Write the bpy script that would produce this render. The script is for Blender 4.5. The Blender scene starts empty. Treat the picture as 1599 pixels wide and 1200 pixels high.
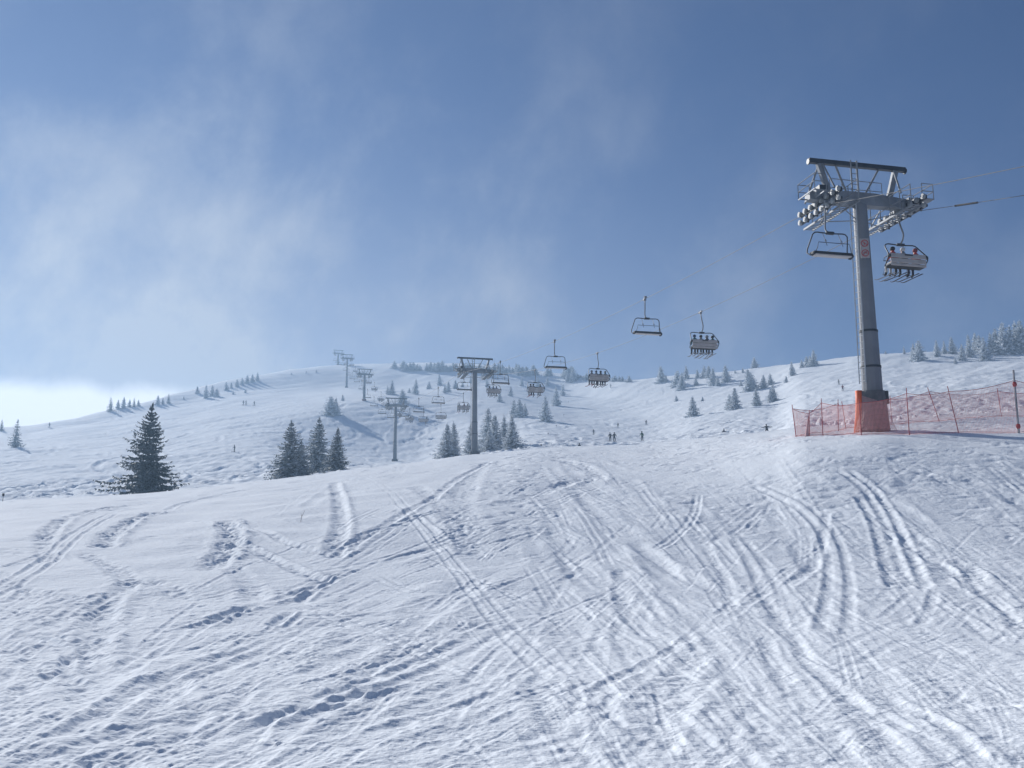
import bpy, math, random
import numpy as np
from mathutils import Vector, Matrix, Quaternion

rnd = random.Random(11)
S = bpy.context.scene
COL = S.collection
F = 1560.0 / 1599.0                      # focal length in picture widths
PITCH = math.radians(10.8)
CP, SP = math.cos(PITCH), math.sin(PITCH)
SUN_AZ, SUN_EL = math.radians(-36), math.radians(27)
PI = math.pi

# ------------------------------------------------------------------ measuring helpers
def ray(x, y):
    u = (x - 799.5) / 1560.0
    v = (600.0 - y) / 1560.0
    return u, CP - v * SP, SP + v * CP   # world direction (X, Y, Z)

def slope_to_y(t):
    v = (t * CP - SP) / (CP + t * SP)
    return 600.0 - 1560.0 * v

# ------------------------------------------------------------------ noise
def _hash(ix, iy, seed):
    h = (ix.astype(np.int64) * 374761393 + iy.astype(np.int64) * 668265263 + seed * 974634773) & 0xFFFFFFFF
    h = ((h ^ (h >> 13)) * 1274126177) & 0xFFFFFFFF
    return ((h ^ (h >> 16)) & 0xFFFF) / 65535.0 * 2 * np.pi

def gnoise(x, y, seed=0):
    ix = np.floor(x); iy = np.floor(y)
    fx = x - ix; fy = y - iy
    ux = fx * fx * fx * (fx * (fx * 6 - 15) + 10)
    uy = fy * fy * fy * (fy * (fy * 6 - 15) + 10)
    def g(dx, dy):
        a = _hash(ix + dx, iy + dy, seed)
        return np.cos(a) * (fx - dx) + np.sin(a) * (fy - dy)
    n0 = g(0, 0) * (1 - ux) + g(1, 0) * ux
    n1 = g(0, 1) * (1 - ux) + g(1, 1) * ux
    return (n0 * (1 - uy) + n1 * uy) * 1.5

def sstep(a, b, x):
    t = np.clip((x - a) / (b - a), 0, 1)
    return t * t * (3 - 2 * t)

def pchip_slopes(x, Y):
    h = np.diff(x); d = np.diff(Y, axis=0) / h.reshape((-1,) + (1,) * (Y.ndim - 1))
    m = np.zeros_like(Y)
    for i in range(1, len(x) - 1):
        w1 = 2 * h[i] + h[i - 1]; w2 = h[i] + 2 * h[i - 1]
        a, b = d[i - 1], d[i]
        ok = (a * b) > 0
        with np.errstate(divide='ignore', invalid='ignore'):
            mm = (w1 + w2) / (w1 / a + w2 / b)
        m[i] = np.where(ok, mm, 0)
    m[0] = d[0]; m[-1] = d[-1]
    return m

def pchip_eval(x, Y, m, q):
    i = np.clip(np.searchsorted(x, q) - 1, 0, len(x) - 2)
    h = x[i + 1] - x[i]
    t = np.clip((q - x[i]) / h, 0, 1)
    sh = (-1,) + (1,) * (Y.ndim - 1)
    t = t.reshape(sh); h = h.reshape(sh)
    return ((1 + 2 * t) * (1 - t) ** 2 * Y[i] + t * (1 - t) ** 2 * h * m[i]
            + t * t * (3 - 2 * t) * Y[i + 1] + t * t * (t - 1) * h * m[i + 1])

# ------------------------------------------------------------------ terrain profile: (depth, picture row) along several bearings
PROF = {
 -700: [(6,1190),(12.5,1010),(20,905),(29,850),(38,825),(46,812),(140,800),(220,748),(270,722),(300,706),(330,697)],
 0:    [(6,1195),(12.5,1005),(20,898),(30,832),(40,803),(50,789),(140,781),(220,722),(270,695),(310,680),(350,672)],
 200:  [(6,1200),(12.5,1002),(20,896),(30,828),(42,795),(54,777),(140,773),(240,705),(300,672),(350,648),(390,634)],
 400:  [(6,1200),(12.5,1000),(20,895),(30,820),(45,775),(58,757),(140,754),(240,690),(330,640),(420,610),(490,589)],
 560:  [(6,1200),(12.5,1000),(20,895),(30,814),(46,759),(64,737),(140,735),(240,716),(340,628),(441,606),(545,574)],
 650:  [(6,1200),(12.5,1000),(20,895),(30,810),(48,748),(70,726),(140,726),(242,722),(340,630),(441,604),(545,573)],
 740:  [(6,1200),(12.5,1000),(20,896),(30,808),(50,738),(78,713),(141,714),(242,692),(340,632),(441,600),(535,576)],
 850:  [(6,1200),(12.5,1000),(20,897),(30,806),(50,730),(75,704),(141,702),(242,674),(340,642),(441,612),(515,584)],
 1000: [(6,1200),(12.5,1000),(20,897),(30,804),(48,727),(70,699),(140,697),(220,686),(300,657),(380,622),(440,596)],
 1100: [(6,1200),(12.5,1000),(20,897),(30,802),(45,723),(60,691),(140,687),(220,668),(295,638),(365,608),(420,587)],
 1200: [(6,1200),(12.5,1000),(20,897),(30,800),(41,714),(52,683.5),(140,681),(220,655),(290,622),(350,595),(400,577)],
 1262: [(6,1200),(12.5,1000),(20,897),(29.5,798),(39.5,704),(48,679),(110,667),(200,643),(270,612),(330,585),(385,570)],
 1400: [(6,1200),(12.5,1000),(20,897),(29,795),(41,685),(48,668),(120,656),(190,627),(250,597),(310,571),(350,555)],
 1600: [(6,1200),(12.5,1000),(20,897),(29,790),(41,681),(52,656),(120,640),(190,610),(250,581),(300,561),(340,549)],
 2300: [(6,1200),(12.5,995),(20,890),(29,780),(41,670),(55,640),(120,625),(190,595),(250,570),(300,550),(340,540)],
}
px_knots = sorted(PROF)
az_k = []; ctrl = []
for x in px_knots:
    pts = []
    for (Y, y) in PROF[x]:
        dx, dy, dz = ray(x, y)
        pts.append((Y * math.hypot(dx, dy) / dy, Y * dz / dy, math.atan2(dx, dy)))
    az_k.append(pts[5][2])
    row = [(0.0, -1.6)] + [(p[0], p[1]) for p in pts]
    rl, zl = row[-1]
    row.append((rl + 60, zl - 1.0)); row.append((700.0, zl - 16.0))
    ctrl.append(row)
az_k = np.array(az_k); ctrl = np.array(ctrl)      # [columns, controls, 2]
ctrl_m = pchip_slopes(az_k, ctrl)

# polar grid
az_in = np.linspace(math.radians(-34), math.radians(34), 1180)
az_l = np.linspace(-PI, math.radians(-34), 110)[:-1]
az_r = np.linspace(math.radians(34), PI, 110)[1:]
AZ = np.concatenate([az_l, az_in, az_r])
R = np.concatenate([np.geomspace(0.6, 4, 30)[:-1], np.geomspace(4, 72, 1000)[:-1],
                    np.geomspace(72, 560, 400)[:-1], np.linspace(560, 640, 10)])
NA, NR = len(AZ), len(R)
azc = np.clip(AZ, az_k[0], az_k[-1])
cc = pchip_eval(az_k, ctrl, ctrl_m, azc)
Z = np.zeros((NR, NA))
for j in range(NA):
    m = pchip_slopes(cc[j, :, 0], cc[j, :, 1])
    Z[:, j] = pchip_eval(cc[j, :, 0], cc[j, :, 1], m, R)
# behind and far beside the camera the piste runs on downhill
w = sstep(math.radians(50), math.radians(110), np.abs(AZ))[None, :]
back = -1.6 - 0.10 * R[:, None] * np.ones((1, NA))
Z = Z * (1 - w) + back * w
GX = R[:, None] * np.sin(AZ)[None, :]
GY = R[:, None] * np.cos(AZ)[None, :]
RR = R[:, None] * np.ones((1, NA))
DR = np.gradient(R)[:, None] * np.ones((1, NA))    # ring spacing
ZB = Z.copy()                                      # smooth ground, for tracing the tracks

def col_of(az): return float(np.interp(az, AZ, np.arange(NA)))
def hit(x, y, ymin=0.0, base=False):
    """first ground point in view along the photograph's line of sight, at least ymin metres away"""
    dx, dy, dz = ray(x, y)
    az = math.atan2(dx, dy); c = int(round(col_of(az)))
    zz = (ZB if base else Z)[:, c]
    t = zz / (R * math.cos(az))
    yy = slope_to_y(t)
    ok = np.where((yy <= y) & (R * math.cos(az) >= ymin))[0]
    i = ok[0] if len(ok) else NR - 12
    if i > 0 and len(ok) and yy[i - 1] > y and R[i-1]*math.cos(az) >= ymin:
        f = (yy[i - 1] - y) / (yy[i - 1] - yy[i] + 1e-9)
        r = R[i - 1] + f * (R[i] - R[i - 1])
    else:
        r = R[i]
    return Vector((r * math.sin(az), r * math.cos(az), float(np.interp(r, R, zz))))
def ground(X, Y):
    az = math.atan2(X, Y); r = math.hypot(X, Y)
    c = col_of(az); c0 = min(int(c), NA - 2); f = c - c0
    return float((1 - f) * np.interp(r, R, Z[:, c0]) + f * np.interp(r, R, Z[:, c0 + 1]))

# ------------------------------------------------------------------ snow relief
def fade(wl):                        # keep only relief the grid can carry
    return sstep(1.6, 3.2, wl / np.maximum(DR * 0.8, RR * 0.00105))
near = 1 - sstep(75, 110, RR)
far = sstep(75, 130, RR)
D = np.zeros_like(Z); DF = np.zeros_like(Z)
# pristine drifts on the left bank, churned snow everywhere else
bank = sstep(0, 4, -GX - 0.5 + 0.02 * GY) * sstep(13, 20, RR)
chop = np.clip(sstep(-0.30, 0.42, .8 * gnoise(GX * .16 + 9, GY * .11, 3) + .75 * gnoise(GX * .55 + .2 * GY, GY * .30, 4) + .4 * gnoise(GX * 1.5, GY * .8, 5) + .28 - .95 * bank), 0, 1)
smooth_lane = sstep(2.6, .6, np.abs(GX - (1.2 + 0.10 * (GY - 12)) - .8 * gnoise(GY * .12, GY * 0 + 3, 5)))
chop *= 1 - .45 * smooth_lane
D += near * .07 * gnoise(GX * .22, GY * .16, 6) * fade(5)
D += near * .050 * gnoise(GX * .6, GY * .5, 7) * fade(1.8)
up = 1 + RR / 11.0                   # the snow is choppier towards the crest
for (sc, am, sd) in ((1.1, .0105, 8), (2.1, .0095, 9), (4.3, .0055, 10), (8.5, .0040, 12), (17, .0024, 13)):
    n = gnoise(GX * sc + 1.3 * gnoise(GX * sc * .5, GY * sc * .5, sd + 60), GY * sc, sd)
    rid = (1 - 2 * np.abs(n)) * .35 + n * .8
    q = near * am * (0.05 + 1.1 * chop) * rid * fade(1 / sc) * (up if sc < 9 else 1 + RR / 25.0)
    if sc > 3: DF += q
    else: D += q
# thrown clods and crumbs, in drifts of their own
crumb = chop * sstep(.0, .5, gnoise(GX * .45 + 3, GY * .3, 71) + .15)
for sc, am, sd in ((7.5, .020, 31), (13, .016, 32), (21, .010, 33)):
    n = gnoise(GX * sc + 5, GY * sc, sd)
    DF += near * am * crumb * np.maximum(n - .15, 0) * 2 * fade(1 / sc)
# streaks scraped along the fall line (left half leans left, right half leans right)
ang = np.where(GX < .6, 1, -1)
for (ux, uy, sd, mk) in ((.80, .60, 14, sstep(1.2, -.8, GX - .04 * GY)), (-.45, .89, 15, sstep(-.2, 1.8, GX - .04 * GY))):
    a = GX * ux + GY * uy; b = -GX * uy + GY * ux
    st = .5 * gnoise(a * .3, b * 2.4, sd) + .55 * gnoise(a * .5, b * 5.5, sd + 20) + .38 * gnoise(a * .8, b * 11.0, sd + 30) * fade(.09)
    DF += near * .012 * st * mk * (1 if sd == 14 else .6) * (1 - .75 * bank) * fade(.35)
# far slopes: ski-cut moguls and drifts
D += far * .55 * gnoise(GX * .03, GY * .022, 21) * sstep(100, 200, RR)
D += far * .30 * gnoise((GX + .6 * GY) * .075, (GY - .5 * GX) * .04, 22)
D += far * .22 * gnoise((GX - .8 * GY) * .16, (GY + .4 * GX) * .07, 23) * fade(8)
D += far * .11 * (1 - 2 * np.abs(gnoise(GX * .35, GY * .22, 24))) * fade(3.5)
D += far * .24 * gnoise(GX * .7 - .3 * GY, GY * .5, 25) * fade(2.2)

D *= 1 + .12 * far
def stroke(pts, wd, dp, pair=0.0, rough=0.0, berm=.55, side=1, flat=0.0):
    """press one ski track (or a pair) into the snow; pts are ground points"""
    P = np.array([(p[0], p[1]) for p in pts], float)
    # Catmull-Rom resample
    Q = []
    n = len(P)
    for i in range(n - 1):
        p0 = P[max(i - 1, 0)]; p1 = P[i]; p2 = P[i + 1]; p3 = P[min(i + 2, n - 1)]
        k = int(max(3, min(14, np.hypot(*(p2 - p1)) / (wd * 3))))
        for t in np.linspace(0, 1, k, endpoint=False):
            Q.append(.5 * ((2 * p1) + (p2 - p0) * t + (2 * p0 - 5 * p1 + 4 * p2 - p3) * t * t + (3 * p1 - p0 - 3 * p2 + p3) * t ** 3))
    Q.append(P[-1]); Q = np.array(Q)
    mg = wd * 3.2 + pair
    r = np.hypot(Q[:, 0], Q[:, 1]); a = np.arctan2(Q[:, 0], Q[:, 1])
    i0 = np.searchsorted(R, max(r.min() - mg, .7)); i1 = np.searchsorted(R, r.max() + mg)
    ma = mg / max(r.min(), 2)
    j0 = np.searchsorted(AZ, a.min() - ma); j1 = np.searchsorted(AZ, a.max() + ma)
    if i1 - i0 < 2 or j1 - j0 < 2: return
    sh = (i1 - i0, j1 - j0)
    dist = np.full(sh, 1e3); along = np.zeros(sh)
    run = 0.0
    for k in range(len(Q) - 1):
        A, B = Q[k], Q[k + 1]; d = B - A; L = np.hypot(*d)
        if L < 1e-6: continue
        rr0 = min(r[k], r[k + 1]) - mg; rr1 = max(r[k], r[k + 1]) + mg
        mm = mg / max(rr0, 2)
        ii0 = max(np.searchsorted(R, rr0) - i0, 0); ii1 = min(np.searchsorted(R, rr1) - i0, sh[0])
        jj0 = max(np.searchsorted(AZ, min(a[k], a[k + 1]) - mm) - j0, 0); jj1 = min(np.searchsorted(AZ, max(a[k], a[k + 1]) + mm) - j0, sh[1])
        if ii1 <= ii0 or jj1 <= jj0: continue
        x = GX[i0 + ii0:i0 + ii1, j0 + jj0:j0 + jj1] - A[0]; y = GY[i0 + ii0:i0 + ii1, j0 + jj0:j0 + jj1] - A[1]
        t = np.clip((x * d[0] + y * d[1]) / (L * L), 0, 1)
        ex = x - t * d[0]; ey = y - t * d[1]
        sg = np.sign(d[0] * ey - d[1] * ex)
        dd = np.hypot(ex, ey) * np.where(sg == 0, 1, sg)
        cur = dist[ii0:ii1, jj0:jj1]
        m = np.abs(dd) < np.abs(cur)
        cur[m] = dd[m]; along[ii0:ii1, jj0:jj1][m] = (run + t * L)[m]
        run += L
    tot = run + 1e-6
    endf = sstep(0, min(.6, tot * .2), along) * sstep(0, min(.6, tot * .2), tot - along)
    wob = .75 + .5 * gnoise(along * .9, along * 0 + dp * 100, 41)
    out = np.zeros(sh)
    if flat: DF[i0:i1, j0:j1] *= 1 - flat * endf * np.exp(-np.abs(dist / (wd + pair / 2)) ** 3)
    for off in ((-pair / 2, pair / 2) if pair else (0.0,)):
        q = (dist - off) / wd
        g = -np.exp(-np.abs(q) ** 3)
        g += berm * np.exp(-((q - 1.55 * side) / .55) ** 2) + berm * .35 * np.exp(-((q + 1.55 * side) / .55) ** 2)
        out += g
    xs, ys = GX[i0:i1, j0:j1], GY[i0:i1, j0:j1]
    if rough:
        out *= 1 + rough * gnoise(xs * 4, ys * 4, 43)
        out += rough * .7 * (.7 * gnoise(xs * 4.5, ys * 4.5, 44) + .5 * gnoise(xs * 10, ys * 10, 45)) * np.exp(-(dist / wd / 1.9) ** 2)
    amp = sstep(1.2, 2.6, wd * 2 / np.maximum(DR[i0:i1, j0:j1] * .6, RR[i0:i1, j0:j1] * .00105)) * .8 + .2
    D[i0:i1, j0:j1] += dp * wob * endf * out * amp

# tracks seen in the photograph: (points, half width, depth, pair spacing, roughness)
TR = [
 ([(245,783),(185,791),(135,801),(100,814),(78,830),(68,846)], .24,.075,0,.7),
 ([(68,846),(72,860),(80,878)], .2,.05,0,.7),
 ([(0,922),(50,893),(80,870),(110,842),(140,822),(178,803)], .06,.05,.34,0),
 ([(160,856),(172,838),(190,823),(215,809),(245,800)], .26,.085,0,.8),
 ([(0,888),(40,874),(78,861)], .07,.05,0,0),
 ([(0,942),(20,926),(36,916)], .07,.06,.3,0),
 ([(262,797),(290,784),(350,771),(420,760)], .16,.06,0,.4),
 ([(130,862),(180,888),(205,905),(255,914),(290,938)], .2,.06,0,.7),
 ([(205,905),(190,922),(165,942),(155,968),(146,1000),(132,1026),(126,1052)], .2,.085,0,.6),
 ([(352,812),(361,832),(358,850),(345,872),(322,893)], .26,.09,0,.8),
 ([(358,886),(384,905),(397,925),(400,945)], .2,.05,0,.4),
 ([(0,892),(40,920),(90,931),(165,941)], .12,.05,0,.4),
 ([(300,812),(400,828),(450,848),(522,869)], .14,.07,0,.3),
 ([(355,846),(400,862),(460,890),(518,912)], .16,.07,0,.5),
 ([(521,754),(529,780),(532,818),(524,852),(520,872)], .22,.075,0,.3),
 ([(519,874),(560,846),(620,809),(680,776),(720,746),(765,722)], .17,.10,0,.5),
 ([(560,868),(620,828),(660,800)], .05,.04,.25,0),
 ([(556,739),(590,754),(625,785),(660,824),(700,870),(730,908),(770,958),(820,1010),(880,1058),(950,1094),(1008,1142)], .055,.048,.27,.6),
 ([(415,945),(460,926),(516,912)], .1,.06,0,.5),
 ([(300,985),(340,968),(400,946)], .12,.09,0,.9),
 ([(424,982),(455,957)], .09,.08,0,0), ([(446,984),(470,966)], .06,.06,0,0),
 ([(466,940),(490,922)], .09,.07,0,0),
 ([(465,1062),(520,1036),(600,1001)], .13,.08,0,.4),
 ([(536,1082),(640,1050),(700,1022),(790,975)], .08,.06,.3,.2),
 ([(545,1060),(600,1035),(650,1014)], .12,.05,0,.6),
 ([(400,1146),(480,1108),(540,1083),(640,1058)], .08,.06,.26,.3),
 ([(398,1127),(450,1110),(500,1092)], .08,.05,0,.4),
 ([(130,1160),(180,1130),(215,1100),(262,1066),(320,1045),(420,1010)], .12,.06,.3,.3),
 ([(560,1146),(640,1120),(720,1100),(800,1072)], .06,.05,0,.2),
 ([(520,1205),(535,1165),(560,1130)], .2,.05,0,.1),
 ([(50,992),(90,1000),(115,1012),(122,1030),(112,1052)], .06,.05,.2,0),
 ([(0,1000),(40,1025),(100,1060),(170,1080)], .1,.05,0,.5),
 ([(0,1095),(60,1060),(110,1045),(170,1042)], .1,.04,0,.5),
 ([(60,1200),(180,1145),(300,1120),(390,1090)], .1,.05,0,.5),
 ([(640,1145),(700,1160),(780,1190)], .08,.04,0,.3),
 ([(250,1050),(280,1100),(310,1140)], .14,.05,0,.5),
 ([(310,1090),(345,1120)], .1,.04,0,.4),
 ([(650,760),(690,790),(720,830),(740,870)], .3,.06,0,.9),
 ([(760,722),(735,750),(720,790),(735,830),(740,870)], .4,.07,0,.7),
 ([(968,888),(973,930),(990,970),(1030,1001),(1070,1020),(1108,1041)], .13,.085,0,.15),
 ([(1000,935),(1030,972),(1060,992)], .08,.05,.2,.1),
 ([(1030,925),(1075,960),(1110,1000),(1150,1060),(1180,1120),(1228,1195)], .10,.07,0,.1),
 ([(1213,982),(1240,1040),(1300,1100),(1350,1158),(1405,1222)], .08,.06,.35,.1),
 ([(1180,758),(1240,784),(1276,812),(1300,850),(1310,900),(1306,960),(1301,995)], .09,.07,.36,.2),
 ([(1290,800),(1284,845),(1266,888),(1222,921)], .11,.075,0,.2),
 ([(1316,735),(1360,770),(1390,818),(1415,878),(1432,922)], .12,.09,.3,.4),
 ([(1340,776),(1365,818),(1380,868),(1396,918)], .12,.09,0,.5),
 ([(1420,850),(1480,890),(1540,930),(1600,970)], .12,.07,0,.3),
 ([(1500,960),(1560,1000),(1610,1030)], .12,.06,0,.4),
 ([(1425,925),(1370,966)], .06,.04,0,0), ([(1460,918),(1452,950),(1430,982)], .08,.05,0,.2),
 ([(1150,838),(1180,880),(1210,930),(1246,982)], .09,.06,.32,.2),
 ([(1100,850),(1130,900),(1140,940),(1130,960)], .1,.05,0,.5),
 ([(1090,770),(1085,800),(1070,824),(1020,862)], .07,.05,.15,0),
 ([(1450,1118),(1500,1150),(1532,1195)], .06,.07,0,.1),
 ([(872,865),(886,885),(905,908),(932,926)], .12,.06,0,.4),
 ([(1015,1200),(1020,1130),(1050,1062),(1105,1000)], .16,.08,0,.7),
 ([(1042,1142),(1062,1100),(1104,1052)], .12,.07,0,.6),
 ([(890,1110),(960,1062),(1085,990)], .06,.06,0,.1),
 ([(1340,1080),(1400,1110),(1470,1152)], .06,.05,.3,.2),
 ([(1240,1010),(1300,1042),(1360,1060)], .05,.04,0,.1),
 ([(1060,1170),(1120,1190),(1180,1215)], .08,.04,0,.2),
 ([(862,718),(905,727),(930,742),(928,755)], .35,.12,0,.8),
 ([(860,765),(900,752),(930,748)], .3,.10,0,.8),
 ([(1320,712),(1380,722),(1440,740),(1490,760)], .2,.08,0,.6),
 ([(1480,700),(1530,705),(1600,722)], .2,.10,0,.2),
 ([(1480,745),(1540,760),(1600,790)], .25,.08,0,.5),
 ([(1500,870),(1515,890),(1525,915)], .2,.10,0,.7),
 ([(1555,940),(1580,965),(1600,985)], .1,.12,0,.6),
]
for (pp, wd, dp, pr, ro) in TR:
    k = 1.15 if pp[0][0] < 530 and pp[-1][0] < 530 else (.70 if pp[0][0] > 850 else .62)
    stroke([hit(x, y, 3.0, True) for (x, y) in pp], wd, dp * k, pr, ro + (.2 if pp[0][0] < 530 else .1), flat=.75, side=rnd.choice((-1, 1)))
# broad side-slipped scrapes: shallow, smooth floors with a ridge pushed up on one side
for k in range(190):
    right = rnd.random() < .62
    x = rnd.uniform(800, 1620) if right else rnd.uniform(-40, 900)
    y = rnd.uniform(715, 1150) if right else rnd.uniform(900 if x < 520 else 745, 1170)
    ln = rnd.uniform(60, 240); pts = []
    hd = math.radians(rnd.gauss(50 if x < 1250 else 36, 14)) if right else math.radians(rnd.gauss(150, 12))
    cv = rnd.choice((-1, 1)) * rnd.uniform(.001, .005)
    for q in range(8):
        pts.append((x, y)); stp = ln / 7 * (0.35 + 0.65 * (y - 680) / 400)
        x += math.cos(hd) * stp * 1.25; y += math.sin(hd) * stp; hd += cv * stp
    pts = [p for p in pts if 708 < p[1] < 1260 and -150 < p[0] < 1750]
    if len(pts) > 2:
        G = [hit(a, b, 3.0, True) for (a, b) in pts]; zf = min(1.8, .6 + G[0].length / 24)
        stroke(G, rnd.uniform(.10, .24) * zf, rnd.uniform(.010, .026) * zf * (.8 if right else 1), 0, rnd.uniform(.0, .3), rnd.uniform(.6, 1.1), side=rnd.choice((-1, 1)), flat=.8)
# more of the same kind of tracks and scrapes, fanning out of the saddle
for k in range(1100):
    right = rnd.random() < .6
    x = rnd.uniform(820, 1640) if right else rnd.uniform(-60, 960)
    y = rnd.uniform(712, 1150) if right else rnd.uniform(905 if x < 520 else 740, 1180)
    ln = rnd.uniform(35, 150) if rnd.random() < .7 else rnd.uniform(150, 340); pts = []
    if right: hd = math.radians(rnd.gauss(52 if x < 1250 else 34, 11))
    else: hd = math.radians(rnd.gauss(155, 8))
    if rnd.random() < .16: hd = PI - hd
    cv = rnd.gauss(0, .0016) * (1 if ln > 120 else 2)
    for q in range(8):
        pts.append((x, y)); stp = ln / 7 * (0.35 + 0.65 * (y - 680) / 400)
        x += math.cos(hd) * stp * 1.25; y += math.sin(hd) * stp; hd += cv * stp + rnd.uniform(-.03, .03)
    pts = [p for p in pts if 706 < p[1] < 1260 and -150 < p[0] < 1750]
    if len(pts) > 2:
        G = [hit(a, b, 3.0, True) for (a, b) in pts]
        zf = min(1.7, .55 + G[0].length / 24)
        stroke(G, rnd.uniform(.022, .060) * (.8 + .35 * zf), rnd.uniform(.007, .020) * zf * (.62 if right else .9), rnd.choice((0, 0, 0, 0, .2, .26)), rnd.uniform(.1, .9), rnd.uniform(.3, .9), side=rnd.choice((-1, 1)))
for k in range(700):
    x = rnd.uniform(-40, 1640); y = rnd.uniform(720 if x > 600 else 930, 1180); ln = rnd.uniform(30, 130); pts = []
    hd = math.radians(rnd.gauss(48, 14)) if x > 850 + rnd.gauss(0, 120) else math.radians(rnd.gauss(156, 9))
    if rnd.random() < .12: hd = PI - hd
    for q in range(5):
        pts.append((x, y)); stp = ln / 4 * (0.35 + 0.65 * (y - 680) / 400); x += math.cos(hd) * stp * 1.25; y += math.sin(hd) * stp; hd += rnd.uniform(-.04, .04)
    pts = [p for p in pts if 712 < p[1] < 1240]
    if len(pts) > 2:
        G = [hit(a, b, 3.0, True) for (a, b) in pts]
        stroke(G, rnd.uniform(.012, .024) * (.7 + G[0].length / 30), rnd.uniform(.005, .013), rnd.choice((0, 0, .07, .1)), .1, rnd.uniform(.3, 1), side=rnd.choice((-1, 1)))
# turns cut across the far slopes
for k in range(420):
    x = rnd.uniform(-60, 1500); y = rnd.uniform(590, 770)
    p = hit(x, y, 110, True)
    if p.length > 520: continue
    X, Y = p.x, p.y; hd = rnd.uniform(-2.6, -.5); cv = rnd.choice((-1, 1)) * rnd.uniform(.02, .06); pts = []
    for q in range(16):
        pts.append((X, Y)); X += math.cos(hd) * 3.2; Y += math.sin(hd) * 3.2
        hd += cv * 3.2
        if hd > -.35 or hd < -2.8: cv = -cv; hd = max(min(hd, -.35), -2.8)
    pts = [q for q in pts if math.hypot(*q) > 105]
    if len(pts) > 4: stroke(pts, rnd.uniform(.3, .8), rnd.uniform(.24, .55), 0, .35, side=rnd.choice((-1, 1)))
D *= .46 + .46 * sstep(7, 34, RR)
DF *= .44 + .30 * sstep(8, 40, RR)
across = 1 - .36 * sstep(-.12, .22, GX / np.maximum(GY, 1)) * near     # relief lowered on the right to soften the shading contrast there
D *= across; DF *= across
Z += (D + DF) * (1 - w)

# ------------------------------------------------------------------ materials
def new_mat(name):
    m = bpy.data.materials.new(name); m.use_nodes = True
    nt = m.node_tree; b = nt.nodes['Principled BSDF']
    return m, nt, b
def nd(nt, kind, **kw):
    n = nt.nodes.new(kind)
    for k, v in kw.items():
        if k in n.inputs: n.inputs[k].default_value = v
        else: setattr(n, k, v)
    return n
def mat(name, col, rough=.6, metal=0, var=.15, scale=3.0, bump=0.0, col2=None, lo=.35, hi=.65):
    m, nt, b = new_mat(name)
    tc = nd(nt, 'ShaderNodeTexCoord'); no = nd(nt, 'ShaderNodeTexNoise'); no.inputs['Scale'].default_value = scale; no.inputs['Detail'].default_value = 4
    nt.links.new(tc.outputs['Object'], no.inputs['Vector'])
    rp = nd(nt, 'ShaderNodeValToRGB')
    c2 = col2 or tuple(min(1, c * (1 + var)) for c in col)
    c1 = col if col2 else tuple(c * (1 - var) for c in col)
    rp.color_ramp.elements[0].color = (*c1, 1); rp.color_ramp.elements[1].color = (*c2, 1)
    rp.color_ramp.elements[0].position = lo; rp.color_ramp.elements[1].position = hi
    nt.links.new(no.outputs['Fac'], rp.inputs['Fac']); nt.links.new(rp.outputs['Color'], b.inputs['Base Color'])
    b.inputs['Roughness'].default_value = rough; b.inputs['Metallic'].default_value = metal
    if bump:
        bp = nd(nt, 'ShaderNodeBump'); bp.inputs['Strength'].default_value = bump; bp.inputs['Distance'].default_value = .02
        nt.links.new(no.outputs['Fac'], bp.inputs['Height']); nt.links.new(bp.outputs['Normal'], b.inputs['Normal'])
    return m

def snow_material():
    m, nt, b = new_mat('packed_snow')
    tc = nd(nt, 'ShaderNodeTexCoord')
    b.inputs['Base Color'].default_value = (.87, .915, .96, 1)
    b.inputs['Roughness'].default_value = .9
    b.inputs['Specular IOR Level'].default_value = .04
    hs = []
    for sc, st in ((1.1, .04), (5.0, .030), (14.0, .014), (38.0, .0065)):
        no = nd(nt, 'ShaderNodeTexNoise'); no.inputs['Scale'].default_value = sc; no.inputs['Detail'].default_value = 3
        nt.links.new(tc.outputs['Object'], no.inputs['Vector'])
        mu = nd(nt, 'ShaderNodeMath', operation='MULTIPLY'); mu.inputs[1].default_value = st
        nt.links.new(no.outputs['Fac'], mu.inputs[0]); hs.append(mu)
    s = hs[0]
    for h in hs[1:]:
        ad = nd(nt, 'ShaderNodeMath', operation='ADD'); nt.links.new(s.outputs[0], ad.inputs[0]); nt.links.new(h.outputs[0], ad.inputs[1]); s = ad
    bp = nd(nt, 'ShaderNodeBump'); bp.inputs['Strength'].default_value = 1.0; bp.inputs['Distance'].default_value = 1.0
    nt.links.new(s.outputs[0], bp.inputs['Height']); nt.links.new(bp.outputs['Normal'], b.inputs['Normal'])
    return m

def net_material(name, col, cell, thick):
    m, nt, b = new_mat(name)
    b.inputs['Base Color'].default_value = (*col, 1); b.inputs['Roughness'].default_value = .7
    uv = nd(nt, 'ShaderNodeUVMap'); sp = nd(nt, 'ShaderNodeSeparateXYZ'); nt.links.new(uv.outputs['UV'], sp.inputs[0])
    ms = []
    for ax in ('X', 'Y'):
        d = nd(nt, 'ShaderNodeMath', operation='DIVIDE'); d.inputs[1].default_value = cell; nt.links.new(sp.outputs[ax], d.inputs[0])
        f = nd(nt, 'ShaderNodeMath', operation='FRACT'); nt.links.new(d.outputs[0], f.inputs[0])
        l = nd(nt, 'ShaderNodeMath', operation='LESS_THAN'); l.inputs[1].default_value = thick; nt.links.new(f.outputs[0], l.inputs[0]); ms.append(l)
    mx = nd(nt, 'ShaderNodeMath', operation='MAXIMUM'); nt.links.new(ms[0].outputs[0], mx.inputs[0]); nt.links.new(ms[1].outputs[0], mx.inputs[1])
    nt.links.new(mx.outputs[0], b.inputs['Alpha'])
    return m

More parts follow.
